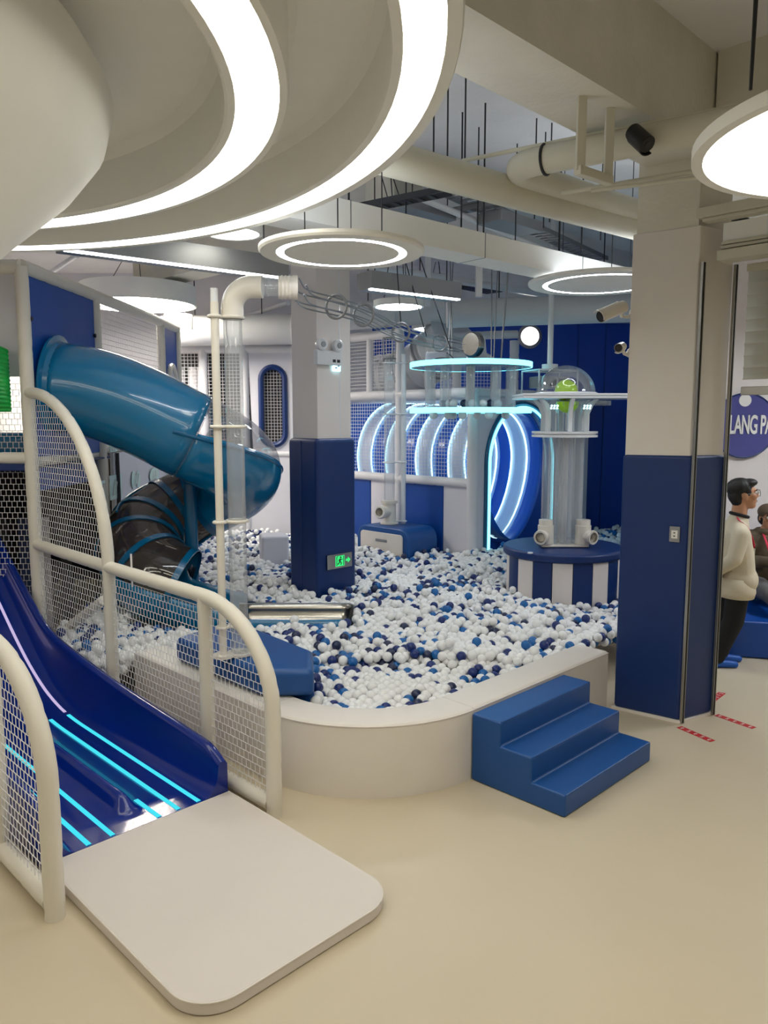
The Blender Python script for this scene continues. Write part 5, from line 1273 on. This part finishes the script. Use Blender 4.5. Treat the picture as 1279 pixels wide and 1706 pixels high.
# ================================================================== BALL PIT
BR = .040
def in_pit(x, y):
    a, b = qab(x, y)
    if y > 12.95 or y < 4: return False
    if x < -2.9 and y > 5: return False
    if x < -2.95: return False
    if b < WT+BR: return False
    if b <= 2.62:
        if a < WT+BR: return False
        if a < WR and b < WR and math.hypot(a-WR, b-WR) > WR-WT-BR: return False
    else:
        if a < -.235: return False
        if a < .04 and b < 2.68: return False
    # behind the right pillar the floor opens up to the blue wall
    px = proj((x, y, .45))[0]
    if a > 2.5 and px > 1046: return False
    if y > 8.6 and x > 3.13+(y-8.82)*.396-.08: return False
    d = Vector((x, y, 0))-K0; ka, kb = d.dot(A2), d.dot(B2)
    if ka > -.06 and kb > -.06: return False
    if y > 12.32 and x < -.3: return False
    d = Vector((x, y, 0))-M0; ka, kb = d.dot(A2), d.dot(B2)
    if -.035 < ka < ma+.035 and -.035 < kb < mbv+.035: return False
    if math.hypot(x-pc.x, y-pc.y) < .64: return False
    d = Vector((x, y, 0))-fbc; ka, kb = d.dot(A2), d.dot(B2)
    if -.07 < ka < .64 and -.05 < kb < 1.06: return False
    if math.hypot(x-SX, y-SY) < .10: return False
    if abs(x-wb.x) < .22 and abs(y-wb.y-.25) < .25: return False
    if cx0-.9 < x < cx1+.04 and abs(y-yc) < .41: return False
    if abs(x-TX) < .12 and y > TYB-.1: return False
    return True
def mound(x, y):
    return .030*math.sin(1.9*x+.7)*math.cos(1.6*y+.4)+.020*math.sin(4.1*x-2.2*y)+.014*math.sin(7.3*y+3.1*x)+.03*min(1, max(0, (y-6)/4))
blk = [(p.x, p.y) for p in sp]
def in_poly(x, y, P):
    c = False; j = len(P)-1
    for i in range(len(P)):
        if (P[i][1] > y) != (P[j][1] > y) and x < (P[j][0]-P[i][0])*(y-P[i][1])/(P[j][1]-P[i][1])+P[i][0]: c = not c
        j = i
    return c
balls = []
SPC = .0785; dyh = SPC*math.sqrt(3)/2
for layer in (0, 1, 2):
    ny = int(9.2/dyh); nx = int(8.2/SPC)
    for j in range(ny):
        for i in range(nx):
            x = -3.0+(i+(.5 if j % 2 else 0))*SPC; y = 4.0+j*dyh
            if layer: x += SPC/2; y += dyh/3
            if layer == 2 and random.random() > .13: continue
            if layer == 1 and y > 9.5: continue
            x += random.gauss(0, .007); y += random.gauss(0, .007)
            if not in_pit(x, y): continue
            if in_poly(x, y, blk): continue
            z = .392+mound(x, y)+random.gauss(0, .008)
            if layer == 1: z -= .062
            if layer == 2: z += .056
            px, py = proj((x, y, z))
            if px < -160 or px > 1240: continue
            r_ = random.random(); cl = math.sin(x*5.1+1.3)*math.sin(y*4.3)+math.sin(x*2.3-y*3.7)
            pb = .22+.09*cl
            k = 0 if r_ > pb else (1 if r_ < pb*.42 else (2 if r_ < pb*.58 else 3))
            balls.append((x, y, z, k, layer, px, py))
vis = [b for b in balls if b[4] != 1 and 530 < b[5] < 1016 and b[6] > 930 and not (b[5] < 600 and b[6] < 1070)]
vis.sort(key=lambda b: b[0]**2+b[1]**2+(b[2]-CAM_H)**2)
near = vis[:300]; ns_ = set(id(b) for b in near)
KN = [('white', BALLW), ('navy', BALLN), ('dark slate', BALLD), ('bright blue', BALLB)]
proto = {}
for k, (cn_, m) in enumerate(KN):
    mbp = MB(); mbp.ball((0, 0, 0), BR, 18, 12); proto[k] = None
    for b in near:
        if b[3] != k: continue
        if proto[k] is None:
            ob = mbp.build('play_ball', m, loc=b[:3]); proto[k] = ob
            tag(ob, cn_+' plastic play ball lying in the ball pit near the padded wall', 'ball', cn_+' balls near the pit wall')
        else:
            ob = proto[k].copy(); COL.objects.link(ob); ob.location = b[:3]
def sphere_np(nu, nv):
    s = MB().ball((0, 0, 0), 1, nu, nv); return np.array(s.v, dtype=np.float32), s.f
def mass(bl, nu, nv):
    V, Fs = sphere_np(nu, nv); tri = [f for f in Fs if len(f) == 3]; quad = [f for f in Fs if len(f) == 4]; N = len(bl)
    pos = np.array([b[:3] for b in bl], dtype=np.float32); vs = (V[None]*BR+pos[:, None]).reshape(-1, 3)
    off = (np.arange(N)*len(V))[:, None, None]
    t = (np.array(tri)[None]+off).reshape(N, -1); q = (np.array(quad)[None]+off).reshape(N, -1)
    loops = np.concatenate([t, q], axis=1).reshape(-1)
    sizes = np.tile(np.array([3]*len(tri)+[4]*len(quad)), N)
    mi = np.repeat(np.array([b[3] for b in bl]), len(tri)+len(quad))
    return vs, loops, sizes, mi
rest = [b for b in balls if id(b) not in ns_]
A_ = mass([b for b in rest if b[1] < 7.2], 14, 9); B_ = mass([b for b in rest if b[1] >= 7.2], 10, 7)
vs = np.concatenate([A_[0], B_[0]]); loops = np.concatenate([A_[1], B_[1]+len(A_[0])]); sizes = np.concatenate([A_[2], B_[2]]); mi = np.concatenate([A_[3], B_[3]])
me = bpy.data.meshes.new('play_balls'); me.vertices.add(len(vs)); me.vertices.foreach_set('co', vs.reshape(-1))
me.loops.add(len(loops)); me.loops.foreach_set('vertex_index', loops.astype(np.int32)); me.polygons.add(len(sizes))
st_ = np.concatenate([[0], np.cumsum(sizes)[:-1]]).astype(np.int32); me.polygons.foreach_set('loop_start', st_)
for _, m in KN: me.materials.append(m)
me.update(calc_edges=True); me.polygons.foreach_set('material_index', mi.astype(np.int32)); me.polygons.foreach_set('use_smooth', np.ones(len(sizes), dtype=bool)); me.update()
ob = bpy.data.objects.new('play_balls', me); COL.objects.link(ob)
tag(ob, 'mass of white and blue plastic balls filling the rest of the pit', 'balls', kind='stuff')
print('balls', len(balls), 'near', len(near))

# loose ends: drop the helper property
for ob in bpy.data.objects:
    if '_loc' in ob: del ob['_loc']
